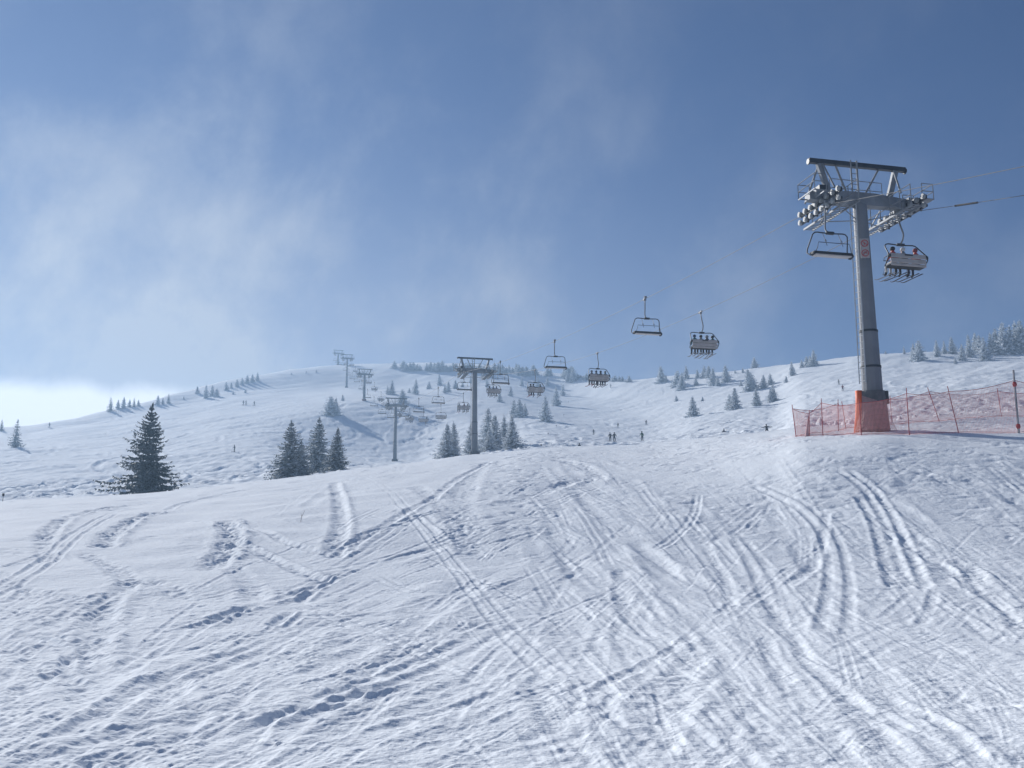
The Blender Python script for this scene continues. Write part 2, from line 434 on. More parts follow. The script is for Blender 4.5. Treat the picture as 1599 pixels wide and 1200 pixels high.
M = {}
M['snow'] = snow_material()
M['galv'] = mat('galvanised_steel', (.21, .225, .245), .6, .25, .2, 1.5)
M['pole'] = mat('grey_painted_pole', (.17, .185, .21), .55, .1, .12, .8)
M['ladder'] = mat('pale_galvanised_ladder', (.46, .48, .50), .5, .3, .12, 2)
M['dark'] = mat('dark_steel', (.045, .05, .058), .5, .4, .2, 2)
M['bright'] = mat('polished_sheave', (.24, .255, .265), .55, .1, .2, 3)
M['rubber'] = mat('black_rubber', (.02, .02, .022), .7, 0, .2, 4)
M['cable'] = mat('steel_cable', (.13, .13, .13), .6, .3, .2, 5)
M['concrete'] = mat('plinth', (.10, .11, .12), .8, 0, .2, 3)
M['shell'] = mat('pale_seat_shell', (.43, .40, .385), .5, 0, .08, 3)
M['cushion'] = mat('black_cushion', (.028, .03, .035), .7, 0, .2, 5)
M['orange'] = mat('orange_padding', (.80, .15, .05), .6, 0, .12, 4)
M['red_post'] = mat('red_plastic_post', (.42, .06, .07), .55, 0, .2, 4)
M['steel_post'] = mat('weathered_post', (.30, .29, .31), .6, .2, .2, 4)
M['net'] = net_material('red_netting', (.92, .36, .31), .055, .145)
M['drape'] = net_material('dense_red_netting', (.56, .34, .35), .045, .19)
M['rust'] = mat('rusty_foot', (.22, .10, .08), .8, 0, .2, 2)
M['white'] = mat('white_plate', (.36, .345, .35), .5, 0, .05, 4)
M['red'] = mat('red_paint', (.42, .06, .06), .5, 0, .05, 4)
M['bark'] = mat('bark', (.06, .045, .035), .9, 0, .3, 6)
M['needle'] = mat('spruce_needles', (.026, .038, .030), .7, 0, 0, 1.1, 0, (.46, .50, .54), .48, .80)
M['needle_snow'] = mat('snow_dusted_needles', (.085, .102, .105), .7, 0, 0, 1.3, 0, (.64, .69, .74), .32, .70)
M['needle_rime'] = mat('rime_covered_needles', (.30, .335, .36), .7, 0, 0, 1.6, 0, (.84, .88, .92), .26, .56)
M['twig'] = mat('dry_twig', (.07, .05, .04), .9)
M['marker'] = mat('dark_marker', (.03, .03, .04), .7)
for nm, c in dict(black=(.015, .016, .02), navy=(.02, .03, .07), grey=(.16, .17, .19), red_j=(.42, .045, .04), teal=(.03, .12, .13),
                  maroon=(.18, .025, .03), pale=(.50, .50, .50), green=(.03, .10, .05), khaki=(.13, .12, .08), skin=(.55, .33, .25)).items():
    M['c_' + nm] = mat('cloth_' + nm, c, .75, 0, .15, 8)

# ------------------------------------------------------------------ mesh helpers
class MB:
    def __init__(s): s.v = []; s.f = []; s.uv = None
    def add(s, vs, fs):
        o = len(s.v); s.v.extend(tuple(v) for v in vs); s.f.extend(tuple(i + o for i in f) for f in fs)
    def box(s, c, size, rot=None, bevel=0):
        x, y, z = (k / 2 for k in size); c = Vector(c)
        vs = [Vector((a * x, b * y, d * z)) for d in (-1, 1) for b in (-1, 1) for a in (-1, 1)]
        if rot is not None: vs = [rot @ v for v in vs]
        s.add([v + c for v in vs], [(0, 2, 3, 1), (4, 5, 7, 6), (0, 1, 5, 4), (2, 6, 7, 3), (0, 4, 6, 2), (1, 3, 7, 5)])
    def bar(s, a, b, w, h=None):
        """rectangular bar from a to b"""
        a, b = Vector(a), Vector(b); h = h or w
        d = (b - a); L = d.length; q = d.to_track_quat('X', 'Z')
        s.box((a + b) / 2, (L, w, h), q.to_matrix())
    def tube(s, pts, r, n=8, cap=True):
        pts = [Vector(p) for p in pts]
        rr = r if isinstance(r, (list, tuple)) else [r] * len(pts)
        rings = []; up = Vector((0, 0, 1))
        prev = None
        for i, p in enumerate(pts):
            d = (pts[min(i + 1, len(pts) - 1)] - pts[max(i - 1, 0)]).normalized()
            if prev is None:
                ref = up if abs(d.z) < .9 else Vector((0, 1, 0))
                a = d.cross(ref).normalized()
            else:
                a = (prev - d * prev.dot(d)).normalized()
            prev = a; b = d.cross(a)
            rings.append([p + (a * math.cos(k * 2 * PI / n) + b * math.sin(k * 2 * PI / n)) * rr[i] for k in range(n)])
        o = len(s.v)
        for ring in rings: s.v.extend(tuple(v) for v in ring)
        for i in range(len(rings) - 1):
            for k in range(n):
                s.f.append((o + i * n + k, o + i * n + (k + 1) % n, o + (i + 1) * n + (k + 1) % n, o + (i + 1) * n + k))
        if cap:
            s.f.append(tuple(o + k for k in reversed(range(n)))); s.f.append(tuple(o + (len(rings) - 1) * n + k for k in range(n)))
    def cyl(s, a, b, r0, r1=None, n=12): s.tube([a, b], [r0, r0 if r1 is None else r1], n)
    def ball(s, c, rad, n=10, m=7):
        c = Vector(c); rad = rad if isinstance(rad, (tuple, list)) else (rad,) * 3
        vs = [c + Vector((0, 0, -rad[2]))]
        for i in range(1, m):
            t = PI * i / m - PI / 2
            for k in range(n):
                vs.append(c + Vector((rad[0] * math.cos(t) * math.cos(2 * PI * k / n), rad[1] * math.cos(t) * math.sin(2 * PI * k / n), rad[2] * math.sin(t))))
        vs.append(c + Vector((0, 0, rad[2]))); fs = []
        for k in range(n): fs.append((0, 1 + (k + 1) % n, 1 + k))
        for i in range(m - 2):
            for k in range(n): fs.append((1 + i * n + k, 1 + i * n + (k + 1) % n, 1 + (i + 1) * n + (k + 1) % n, 1 + (i + 1) * n + k))
        L = len(vs) - 1
        for k in range(n): fs.append((L, 1 + (m - 2) * n + k, 1 + (m - 2) * n + (k + 1) % n))
        s.add(vs, fs)
    def mesh(s, name, mats, smooth=False):
        me = bpy.data.meshes.new(name); me.from_pydata(s.v, [], s.f); me.update()
        for m in (mats if isinstance(mats, (list, tuple)) else [mats]): me.materials.append(m)
        if smooth: me.polygons.foreach_set('use_smooth', [True] * len(me.polygons))
        return me
    def build(s, name, m, parent=None, smooth=False, bevel=0):
        return obj(name, s.mesh(name, m, smooth), parent, bevel)
def obj(name, me, parent=None, bevel=0):
    o = bpy.data.objects.new(name, me); COL.objects.link(o)
    if parent is not None: o.parent = parent
    if bevel:
        b = o.modifiers.new('bevel', 'BEVEL'); b.width = bevel; b.segments = 2; b.limit_method = 'ANGLE'
    return o
def tag(o, label=None, cat=None, group=None, kind=None):
    if label: o['label'] = label
    if cat: o['category'] = cat
    if group: o['group'] = group
    if kind: o['kind'] = kind
    return o
def empty(name, loc=(0, 0, 0), rz=0, label=None, cat=None, group=None):
    o = bpy.data.objects.new(name, None); COL.objects.link(o); o.location = loc; o.rotation_euler = (0, 0, rz)
    o.empty_display_size = .3
    return tag(o, label, cat, group)
def copy_tree(o, parent=None):
    c = o.copy(); COL.objects.link(c)
    if parent is not None: c.parent = parent
    for ch in list(o.children): copy_tree(ch, c)
    return c
ORD = ['first', 'second', 'third', 'fourth', 'fifth', 'sixth', 'seventh', 'eighth', 'ninth', 'tenth', 'eleventh', 'twelfth', 'thirteenth',
       'fourteenth', 'fifteenth', 'sixteenth', 'seventeenth', 'eighteenth', 'nineteenth', 'twentieth', 'twenty-first', 'twenty-second', 'twenty-third', 'twenty-fourth']

# ------------------------------------------------------------------ the ground
def make_ground():
    verts = np.stack([GX, GY, Z], -1).reshape(-1, 3)
    idx = np.arange(NR * NA).reshape(NR, NA)
    a = idx[:-1, :-1].ravel(); b = idx[:-1, 1:].ravel(); c = idx[1:, 1:].ravel(); d = idx[1:, :-1].ravel()
    quads = np.stack([a, d, c, b], -1)
    # inner cap under the camera
    me = bpy.data.meshes.new('snow_ground')
    nv = len(verts) + 1
    verts = np.vstack([verts, [[0, 0, -1.6]]])
    tri = np.stack([np.full(NA - 1, nv - 1), idx[0, :-1], idx[0, 1:]], -1)
    me.vertices.add(nv); me.vertices.foreach_set('co', verts.astype(np.float32).ravel())
    nl = quads.size + tri.size
    me.loops.add(nl); me.loops.foreach_set('vertex_index', np.concatenate([quads.ravel(), tri.ravel()]).astype(np.int32))
    npoly = len(quads) + len(tri)
    me.polygons.add(npoly)
    st = np.concatenate([np.arange(len(quads)) * 4, len(quads) * 4 + np.arange(len(tri)) * 3]).astype(np.int32)
    me.polygons.foreach_set('loop_start', st)
    me.polygons.foreach_set('use_smooth', np.ones(npoly, bool))
    me.materials.append(M['snow'])
    me.update(calc_edges=True); me.validate()
    o = obj('snow_ground', me); o['kind'] = 'structure'
make_ground()

# ------------------------------------------------------------------ the lift line
SL = -.23                                       # the line runs X = 27.1 - .23 Y
LINE_B = 27.1
LA = math.atan(.23)                             # heading of the line, left of north
HALF = 2.2
ux = Vector((math.cos(LA), math.sin(LA), 0)); uy = Vector((-math.sin(LA), math.cos(LA), 0))
TOW = [(45.4, 17.15), (141, 28.4), (241.5, 40.2), (340, 67.8), (441, 95.4), (521, 115.5)]   # depth, rope height
def line_xy(Y): return LINE_B + SL * Y, Y
def rope_z(Y, side=0):
    """rope height at depth Y (measured on the line's axis)"""
    if Y <= TOW[0][0]:
        d = TOW[0][0] - Y
        return TOW[0][1] - .285 * d + .0011 * d * d
    for (a, za), (b, zb) in zip(TOW, TOW[1:]):
        if Y <= b:
            t = (Y - a) / (b - a)
            return za + (zb - za) * t - 4 * (.0125 if side < 1 else .021) * (b - a) * t * (1 - t)     # the loaded side hangs deeper
    return TOW[-1][1] + .12 * (Y - TOW[-1][0])
def rope_pt(Y, side):
    x, y = line_xy(Y)
    p = Vector((x, y, rope_z(Y, side))) + ux * (HALF * side)
    return p

def sheave_train(head, sx, big):
    """wheels along the rope, local y; returns the part"""
    b = MB()
    b.bar((sx * HALF + .10, -1.85, .16), (sx * HALF + .10, 1.85, .16), .08, .20)
    b.bar((sx * HALF + .10, -1.85, -.26), (sx * HALF + .10, 1.85, -.26), .08, .12)
    for y in (-1.3, -.45, .45, 1.3):
        b.bar((sx * HALF + .17, y, .30), (sx * HALF + .17, y, -.34), .06, .10)
    b.bar((sx * HALF + .17, -1.0, .34), (sx * HALF + .17, 1.0, .34), .08, .16)
    tr = b.build('sheave_train', M['dark'], head)
    wheel = None
    for zz, ys in ((.20, [-1.75 + .5 * k for k in range(8)]), (-.22, [-1.75 + .5 * k for k in range(8)])):
        for y in ys:
            if wheel is None:
                wb = MB(); r = .13
                wb.cyl((-.055, 0, 0), (.055, 0, 0), r, r, 16)
                wb.cyl((-.075, 0, 0), (.075, 0, 0), r * .62, r * .62, 14)
                me = wb.mesh('sheave_wheel', M['bright'], False)
                wheel = True
            o = obj('sheave_wheel', me, tr); o.location = (sx * HALF, y, zz)
    return tr

def make_head(head):
    """everything at the top of a tower; rope level is z = 0"""
    b = MB()
    # crossarm: deep in the middle, tapering to the ends
    pr = [(-2.75, .22, .62), (-.7, .16, .80), (.7, .16, .80), (2.75, .22, .62)]
    for (x0, l0, h0), (x1, l1, h1) in zip(pr, pr[1:]):
        vs = []
        for x, l, h in ((x0, l0, h0), (x1, l1, h1)):
            vs += [(x, -.24, l), (x, .24, l), (x, .24, h), (x, -.24, h)]
        b.add(vs, [(0, 1, 5, 4), (1, 2, 6, 5), (2, 3, 7, 6), (3, 0, 4, 7), (3, 2, 1, 0), (4, 5, 6, 7)])
    for s in (-1, 1):
        b.bar((s * 2.45, -.5, .50), (s * 2.45, .5, .50), .22, .30)
        b.bar((s * HALF - s * .1, -.35, .42), (s * HALF - s * .1, -.35, .1), .12); b.bar((s * HALF - s * .1, .35, .42), (s * HALF - s * .1, .35, .1), .12)
    b.build('crossarm', M['galv'], head, bevel=.012)
    g = MB(); g.bar((-2.58, 0, 2.25), (2.58, 0, 2.25), .24, .22)
    g.cyl((-2.62, 0, 2.2), (-2.56, 0, 2.2), .15); g.cyl((2.56, 0, 2.2), (2.62, 0, 2.2), .15)
    g.build('gantry_beam', M['dark'], head, bevel=.01)
    for s in (-1, 1):
        l = MB(); l.bar((s * 2.05, 0, 2.14), (s * 1.62, 0, .72), .20, .26); l.build('gantry_leg', M['galv'], head, bevel=.01)
        l = MB(); l.cyl((s * 1.15, .02, 2.14), (s * .42, .3, .78), .05); l.build('brace', M['galv'], head)
        l = MB(); l.cyl((s * 1.9, -.1, 2.12), (s * 1.75, -.75, .72), .045); l.build('brace', M['galv'], head)
        l = MB(); l.cyl((s * 2.0, .1, 2.12), (s * 2.35, .95, .45), .05); l.build('brace', M['galv'], head)
        sheave_train(head, s, True)
        # catwalk beside the wheels, with its railing
        wk = MB(); xo = s * (HALF - .62)
        wk.bar((xo - .24, -2.1, -.42), (xo - .24, 2.1, -.42), .05, .09); wk.bar((xo + .24, -2.1, -.42), (xo + .24, 2.1, -.42), .05, .09)
        for k in range(22): wk.bar((xo - .24, -2.1 + k * .2, -.40), (xo + .24, -2.1 + k * .2, -.40), .05, .03)
        for y in (-1.4, 1.4): wk.bar((xo - s * .22, y, -.40), (xo - s * .22, y * .3, .22), .05)
        wko = wk.build('catwalk', M['galv'], head)
        rl = MB()
        for y in (-2.05, -1.2, -.4, .4, 1.2, 2.05): rl.cyl((xo - s * .24, y, -.40), (xo - s * .24, y, .62), .025, None, 6)
        for zz in (.12, .62): rl.cyl((xo - s * .24, -2.05, zz), (xo - s * .24, 2.05, zz), .022, None, 6)
        rl.build('railing', M['galv'], wko)
        # end basket beyond the wheels
        eb = MB(); xo = s * (HALF + .55)
        for (x, y) in ((xo - s * .25, -1.3), (xo + s * .35, -1.3), (xo - s * .25, .2), (xo + s * .35, .2)): eb.cyl((x, y, .30), (x, y, 1.05), .022, None, 6)
        for zz in (.68, 1.05):
            eb.tube([(xo - s * .25, -1.3, zz), (xo + s * .35, -1.3, zz), (xo + s * .35, .2, zz), (xo - s * .25, .2, zz)], .022, 6)
        if s > 0: eb.box((xo + s * .05, -.55, .30), (.62, 1.55, .04))
        else: eb.bar((xo - .35, -1.3, .30), (xo - .35, .2, .30), .05); eb.bar((xo + .25, -1.3, .30), (xo + .25, .2, .30), .05); eb.bar((xo - .35, -1.2, .30), (xo + .45, -1.2, .30), .05); eb.bar((xo - .35, .1, .30), (xo + .45, .1, .30), .05)
        eb.build('guard_rail', M['galv'], head)
    # railing on top of the crossarm
    rl = MB()
    for x in (-1.4, -.75, .75, 1.4): rl.cyl((x, .22, .62), (x, .22, 1.55), .02, None, 6)
    for zz in (1.1, 1.55): rl.cyl((-1.4, .22, zz), (1.4, .22, zz), .02, None, 6)
    rl.build('railing', M['galv'], head)
    m = MB(); m.cyl((-.10, -.12, .7), (-.10, -.12, 2.42), .05); m.cyl((-.42, -.12, .7), (-.42, -.12, 2.42), .04)
    for k in range(6): m.cyl((-.10, -.12, .95 + k * .27), (-.42, -.12, .95 + k * .27), .018, None, 5)
    m.build('top_ladder', M['galv'], head)
    j = MB(); j.box((-1.95, .05, .86), (.42, .4, .36)); j.build('junction_box', M['dark'], head, bevel=.02)
    st = MB()
    for s in (-1, 1): st.cyl((s * .3, .1, -.55), (s * 1.45, .9, -.40), .025, None, 6); st.cyl((s * .3, -.1, -.55), (s * 1.45, -.9, -.40), .025, None, 6)
    st.build('stay_rod', M['galv'], head)

tower_labels = [
 'nearest big grey lift tower, with orange padding at its foot behind the red net fence',
 'second grey lift tower, behind the snow crest beside a clump of frosted spruces',
 'third lift tower, slim with a dark top beam, standing in the hollow',
 'fourth, smaller lift tower with a reddish foot, on the middle of the far slope',
 'fifth lift tower, pale and hazy, just below the top of the far slope',
 'farthest lift tower, almost lost in the fog on the hilltop']
head_parts = None
for ti, (TY, tz) in enumerate(TOW):
    x, y = line_xy(TY); gz = ground(x, y)
    root = empty('lift_tower', (x, y, gz), LA, tower_labels[ti], 'lift tower', 'towers of the chairlift')
    H = tz - gz
    p = MB(); seam = 3.6
    r0, r1, rt = .46, .43, .325
    p.tube([(0, 0, -.8), (0, 0, 1.9), (0, 0, seam - .6)], [r0 + .03, r0, r0 - .01], 14)
    p.tube([(0, 0, seam - .6), (0, 0, seam + 1.1)], [.435, .415], 14)
    p.tube([(0, 0, seam + 1.1), (0, 0, H + .2)], [.385, rt], 14)
    p.build('pole', M['pole'], root, smooth=False)
    for zz, rr in ((seam - .6, .47), (seam + 1.1, .435)):
        f = MB(); f.cyl((0, 0, zz - .05), (0, 0, zz + .05), rr, rr, 16); f.build('flange', M['dark'], root)
    # ladder on the left side
    ld = MB(); a = Vector((-.92, -.25, 0)).normalized(); c = Vector((.25, -.92, 0)).normalized()
    for s in (-1, 1):
        ld.tube([a * (r0 + .14) + c * (s * .19) + Vector((0, 0, 2.2)), a * (rt + .14) + c * (s * .19) + Vector((0, 0, H + .3))], .03, 6)
    nr = int((H - 2.2) / .3)
    for k in range(nr):
        q = k / nr; rr = r0 + .14 + (rt - r0) * q; zz = 2.3 + (H - 2.2) * q
        ld.tube([a * rr - c * .19 + Vector((0, 0, zz)), a * rr + c * .19 + Vector((0, 0, zz))], .016, 5)
    ld.build('ladder', M['ladder'], root)
    hd = empty('tower_head')
    if head_parts is None:
        make_head(hd); head_parts = [o for o in hd.children]
        for o in head_parts:
            o.parent = root
        heads = head_parts
    else:
        heads = [copy_tree(o, root) for o in head_parts]
    for o in heads: o.location = (0, 0, H)
    bpy.data.objects.remove(hd)
    if ti == 0:
        T1 = root; T1H = H; T1g = Vector((x, y, gz))
    else:
        b = MB(); b.tube([(0, 0, -.8), (0, 0, .5)], [.85, .75], 12); b.build('plinth', M['rust'] if ti == 3 else M['concrete'], root)

# foot of the near tower: plinth, orange pad, net drape, sign
camdir = (Vector((0, 0, 0)) - T1g); camdir.z = 0; camdir.normalize()
lefts = Vector((camdir.y, -camdir.x, 0))                # picture left seen from the piste
if lefts.x > 0: lefts = -lefts
Rm = Matrix.Rotation(-LA, 3, 'Z')
cl = Rm @ camdir; ll = Rm @ lefts
b = MB(); b.tube([(0, 0, -.6), (0, 0, 1.85)], [.70, .56], 14); b.build('plinth', M['concrete'], T1)
b = MB(); b.tube([ll * .82 + cl * .12 + Vector((0, 0, -.05)), ll * .66 + cl * .2 + Vector((0, 0, .7)), ll * .60 + cl * .2 + Vector((0, 0, 1.4)), ll * .60 + cl * .2 + Vector((0, 0, 1.9))], [.12, .17, .17, .16], 10)
b.build('orange_pad', M['orange'], T1, True)
b = MB(); b.cyl(-ll * .60 + Vector((0, 0, 1.25)), -ll * .58 + Vector((0, 0, 1.85)), .10, .10, 10); b.build('pad', M['dark'], T1)
def drape():
    vs, fs, uv = [], [], []
    n, m = 28, 8
    for i in range(n + 1):
        t = i / n; a = -PI * .55 + t * PI * 1.1          # from picture left round the front to the right
        d = cl * math.cos(a) + (-ll) * math.sin(a)
        top = 1.82 - .62 * sstep(0, 1, np.array(t)).item() * .8 - .12 * math.sin(t * PI)
        for k in range(m + 1):
            q = k / m; z = top * (1 - q) - .03
            rr = .58 + .36 * q ** 1.4 + .03 * math.sin(i * 1.9 + k * .6) * q
            vs.append(d * rr + Vector((0, 0, z))); uv.append((t * 2.6, z))
    for i in range(n):
        for k in range(m): fs.append((i * (m + 1) + k, (i + 1) * (m + 1) + k, (i + 1) * (m + 1) + k + 1, i * (m + 1) + k + 1))
    me = bpy.data.meshes.new('net_drape'); me.from_pydata(vs, [], fs); me.materials.append(M['drape'])
    u = me.uv_layers.new(name='UVMap')
    for l in me.loops: u.data[l.index].uv = uv[l.vertex_index]
    obj('net_drape', me, T1)
drape()
def sign():
    # plate on the pole, two red round pictograms
    nrm = (cl - ll * .25).normalized(); side = Vector((-nrm.y, nrm.x, 0))
    def P(u, zz, d): return nrm * d + side * u + Vector((0, 0, zz))
    z0 = T1H - 2.05; rad = .375
    rot = Matrix((side, nrm, Vector((0, 0, 1)))).transposed()
    b = MB(); b.box(P(0, z0, rad), (.40, .03, .96), rot); so = b.build('sign_plate', M['white'], T1, bevel=.006)
    for k, zz in enumerate((z0 + .24, z0 - .24)):
        b = MB(); n = 20
        ring = [P(.155 * math.cos(i * 2 * PI / n), zz + .155 * math.sin(i * 2 * PI / n), rad + .022) for i in range(n + 1)]
        b.tube(ring, .022, 6)
        if k == 0:
            b.bar(P(-.02, zz - .08, rad + .022), P(-.02, zz + .06, rad + .022), .035, .02); b.bar(P(-.02, zz - .02, rad + .022), P(.07, zz - .03, rad + .022), .03, .02)
            b.bar(P(-.1, zz + .1, rad + .026), P(.1, zz - .1, rad + .026), .03, .02)
        else:
            b.bar(P(-.09, zz - .02, rad + .022), P(.0, zz + .06, rad + .022), .035, .02); b.bar(P(.0, zz + .06, rad + .022), P(.09, zz - .03, rad + .022), .035, .02)
            b.bar(P(-.1, zz - .1, rad + .026), P(.1, zz + .1, rad + .026), .03, .02)
        b.build('pictogram', M['red'], so)
sign()

# haul cables
for s, nm in ((-1, 'thin haul cable on the left of the towers, carrying the empty chairs'), (1, 'thin haul cable on the right of the towers, carrying the loaded chairs')):
    pts = []; Y = -45.0
    while Y < 528: pts.append(rope_pt(Y, s)); Y += 3.0
    b = MB(); b.tube(pts, .014, 6); o = b.build('haul_cable', M['cable'], None, True); tag(o, nm, 'cable', 'haul cables of the chairlift')
    if s == 1:
        b = MB(); b.tube([rope_pt(41.6, 1), rope_pt(40.2, 1)], .045, 8); b.build('cable_sleeve', M['rubber'], o)

# ------------------------------------------------------------------ chairs (rider looks along +y; the grip is the origin)
def arc_frame():
    """side frame: hoop over the riders, down and back to the bench ends"""
    pts = []
    for (x, y, z) in ((-1.06, -.02, -2.93), (-1.15, -.30, -2.86), (-1.17, -.52, -2.62), (-1.12, -.50, -2.40), (-1.02, -.16, -1.98), (-.97, -.03, -1.80), (-.86, 0, -1.70), (-.70, 0, -1.67), (-.2, 0, -1.70)):
        pts.append(Vector((x, y, z)))
    return pts + [Vector((-p.x, p.y, p.z)) for p in reversed(pts)]
def make_chair(loaded):
    root = empty('lift_chair')
    b = MB(); b.box((0, 0, .02), (.12, .52, .10)); b.box((.04, .26, .02), (.20, .12, .14)); b.bar((0, -.30, .0), (.0, .34, .07), .06, .06)
    b.cyl((-.1, 0, -.08), (.1, 0, -.08), .07)
    b.build('grip', M['galv'], root, bevel=.008)
    b = MB(); b.tube([(0, .02, -.05), (0, -.05, -.35), (0, -.17, -.75), (0, -.30, -1.10), (0, -.32, -1.28), (0, -.22, -1.48), (0, -.05, -1.62), (0, 0, -1.68)], .045, 8)
    b.build('hanger_arm', M['galv'], root, True)
    b = MB(); b.tube(arc_frame(), .034, 8); b.box((0, 0, -1.68), (.42, .14, .12)); b.build('frame', M['dark'], root, True)
    if loaded:
        b = MB(); rot = Matrix.Rotation(math.radians(-12), 3, 'X')
        for k, (z, h) in enumerate(((-2.50, .255), (-2.765, .255), (-2.975, .145))):
            b.box((0, -.56 + .02 * k, z), (2.08, .055, h), rot)
        b.build('backrest', M['shell'], root, bevel=.02)
        b = MB(); b.box((0, -.62, -2.46), (.46, .05, .05)); b.build('lift_handle', M['cushion'], root)
        b = MB(); b.box((0, -.24, -2.99), (2.05, .52, .11)); b.build('seat', M['cushion'], root, bevel=.03)
        for s in (-1, 1):
            b = MB(); b.box((s * 1.10, -.53, -2.52), (.12, .16, .16)); b.build('hinge_cover', M['cushion'], root, bevel=.02)
        b = MB(); b.tube([(-.95, -.50, -2.42), (-.95, .12, -2.40), (-.95, .22, -2.55), (.95, .22, -2.55), (.95, .12, -2.40), (.95, -.50, -2.42)], .022, 6)
        for x in (-.5, .5): b.tube([(x, .22, -2.55), (x, .30, -3.2), (x - .18, .30, -3.25), (x + .18, .30, -3.25)], .018, 6)
        b.build('safety_bar', M['dark'], root, True)
    else:
        # bench folded flat: pale shell below, black cushion on top, bar raised
        b = MB(); TL = Matrix.Rotation(math.radians(-17), 3, 'X'); b.box((.02, -.20, -2.90), (2.02, .50, .07), TL); b.build('seat_shell', M['shell'], root, bevel=.03)
        b = MB(); b.box((.02, -.19, -2.79), (2.16, .46, .15), TL); b.build('seat', M['cushion'], root, bevel=.03)
        b = MB(); b.box((-1.04, -.16, -2.90), (.16, .30, .16)); b.box((1.07, -.16, -2.86), (.10, .26, .12)); b.build('hinge_cover', M['cushion'], root, bevel=.02)
        b = MB(); b.tube([(-1.0, .0, -2.82), (-.92, .12, -2.62), (-.86, .18, -2.36), (.86, .18, -2.36), (.92, .12, -2.62), (1.0, 0, -2.82)], .018, 6)
        for x in (-.44, .44):
            b.tube([(x, .03, -1.72), (x, .18, -2.36), (x, .22, -2.56)], .014, 6)
            b.tube([(x - .05, .18, -2.30), (x, .17, -2.16), (x + .05, .18, -2.30)], .014, 5)
        b.build('safety_bar', M['dark'], root, True)
    return root
proto_loaded = make_chair(True); proto_empty = make_chair(False)
used = set()
def place_chair(proto, Y, side, label, group):
    c = proto if proto.name not in used else copy_tree(proto)
    used.add(proto.name)
    # chairs are placed on the rope; depth measured for the rope itself
    Yax = Y - ux.y * HALF * side * .0
    c.location = rope_pt(Yax, side)
    sw = math.radians(12) if side < 0 else math.radians(1.5)
    rz = LA if side > 0 else LA + PI
    c.rotation_euler = (-sw if side > 0 else sw, rnd.uniform(-.012, .012), rz); c.scale = (.91,) * 3
    tag(c, label, 'chairlift chair', group)
    return c
def axisY(Yrope, side):            # depth on the axis of a rope point at depth Yrope
    return Yrope - ux.y * HALF * side
nearL = ['empty chair hanging left of the near tower pole', 'empty chair between the near tower and the second tower, alone against the blue sky',
         'empty chair against the sky just above the frosted treeline', 'empty chair just right of the second tower, partly over a loaded chair',
         'empty chair just left of the pole of the second tower']
empties = []; loads = []
for k in range(21):
    Y = 44.4 + 23.2 * k
    lab = nearL[k] if k < 5 else 'empty chair, %s going up the left cable from the near tower' % ORD[k]
    empties.append(place_chair(proto_empty, axisY(Y, -1), -1, lab, 'empty chairs on the left cable'))
nearR = ['chair carrying three riders right of the near tower pole, red jackets showing', 'chair carrying four riders against the sky above snowy trees',
         'chair carrying four riders with dangling skis, just under the skyline', 'chair with two riders on the left and one on the right, before snowy trees',
         'chair carrying three riders just right of the second tower', 'chair with three spread-out riders left of the second tower pole']
RIDERS = {0: [-.72, -.12, .62], 1: [-.75, -.22, .28, .75], 2: [-.75, -.26, .22, .72], 3: [-.66, -.30, .62], 4: [-.66, -.05, .45], 5: [-.8, .1, .78],
          6: [], 7: [.75], 8: [.2, .62], 9: [-.5, .5], 10: [], 11: [-.4, .3], 12: [.3]}
for k in range(20):
    Y = 45.7 + 23.4 * k + (.45 if k == 0 else 0)
    if k < 6: lab = nearR[k]
    else: lab = '%s, %s going up the right cable from the near tower' % ('chair with riders' if RIDERS.get(k) else 'pale backed chair without riders', ORD[k])
    loads.append(place_chair(proto_loaded, axisY(Y, 1), 1, lab, 'chairs on the right cable'))

# ------------------------------------------------------------------ people
def skin_body(joints, edges, root, cut, mats):
    """one continuous body grown round a skeleton; cut(z, p) -> material slot"""
    names = list(joints); idx = {n: i for i, n in enumerate(names)}
    me = bpy.data.meshes.new('body'); me.from_pydata([joints[n][0] for n in names], [(idx[a], idx[b]) for a, b in edges], [])
    o = bpy.data.objects.new('body', me); COL.objects.link(o)
    sm = o.modifiers.new('skin', 'SKIN'); sm.use_smooth_shade = True
    for n, sv in zip(names, me.skin_vertices[0].data):
        r = joints[n][1]; sv.radius = r if isinstance(r, tuple) else (r, r); sv.use_root = (n == root)
    ss = o.modifiers.new('sub', 'SUBSURF'); ss.levels = 1; ss.render_levels = 1
    dg = bpy.context.evaluated_depsgraph_get(); dg.update()
    nm = bpy.data.meshes.new_from_object(o.evaluated_get(dg))
    bpy.data.objects.remove(o); bpy.data.meshes.remove(me)
    nm.materials.clear()
    for m in mats: nm.materials.append(m)
    for p in nm.polygons: p.material_index = cut(p.center); p.use_smooth = True
    nm.name = 'person'
    return nm
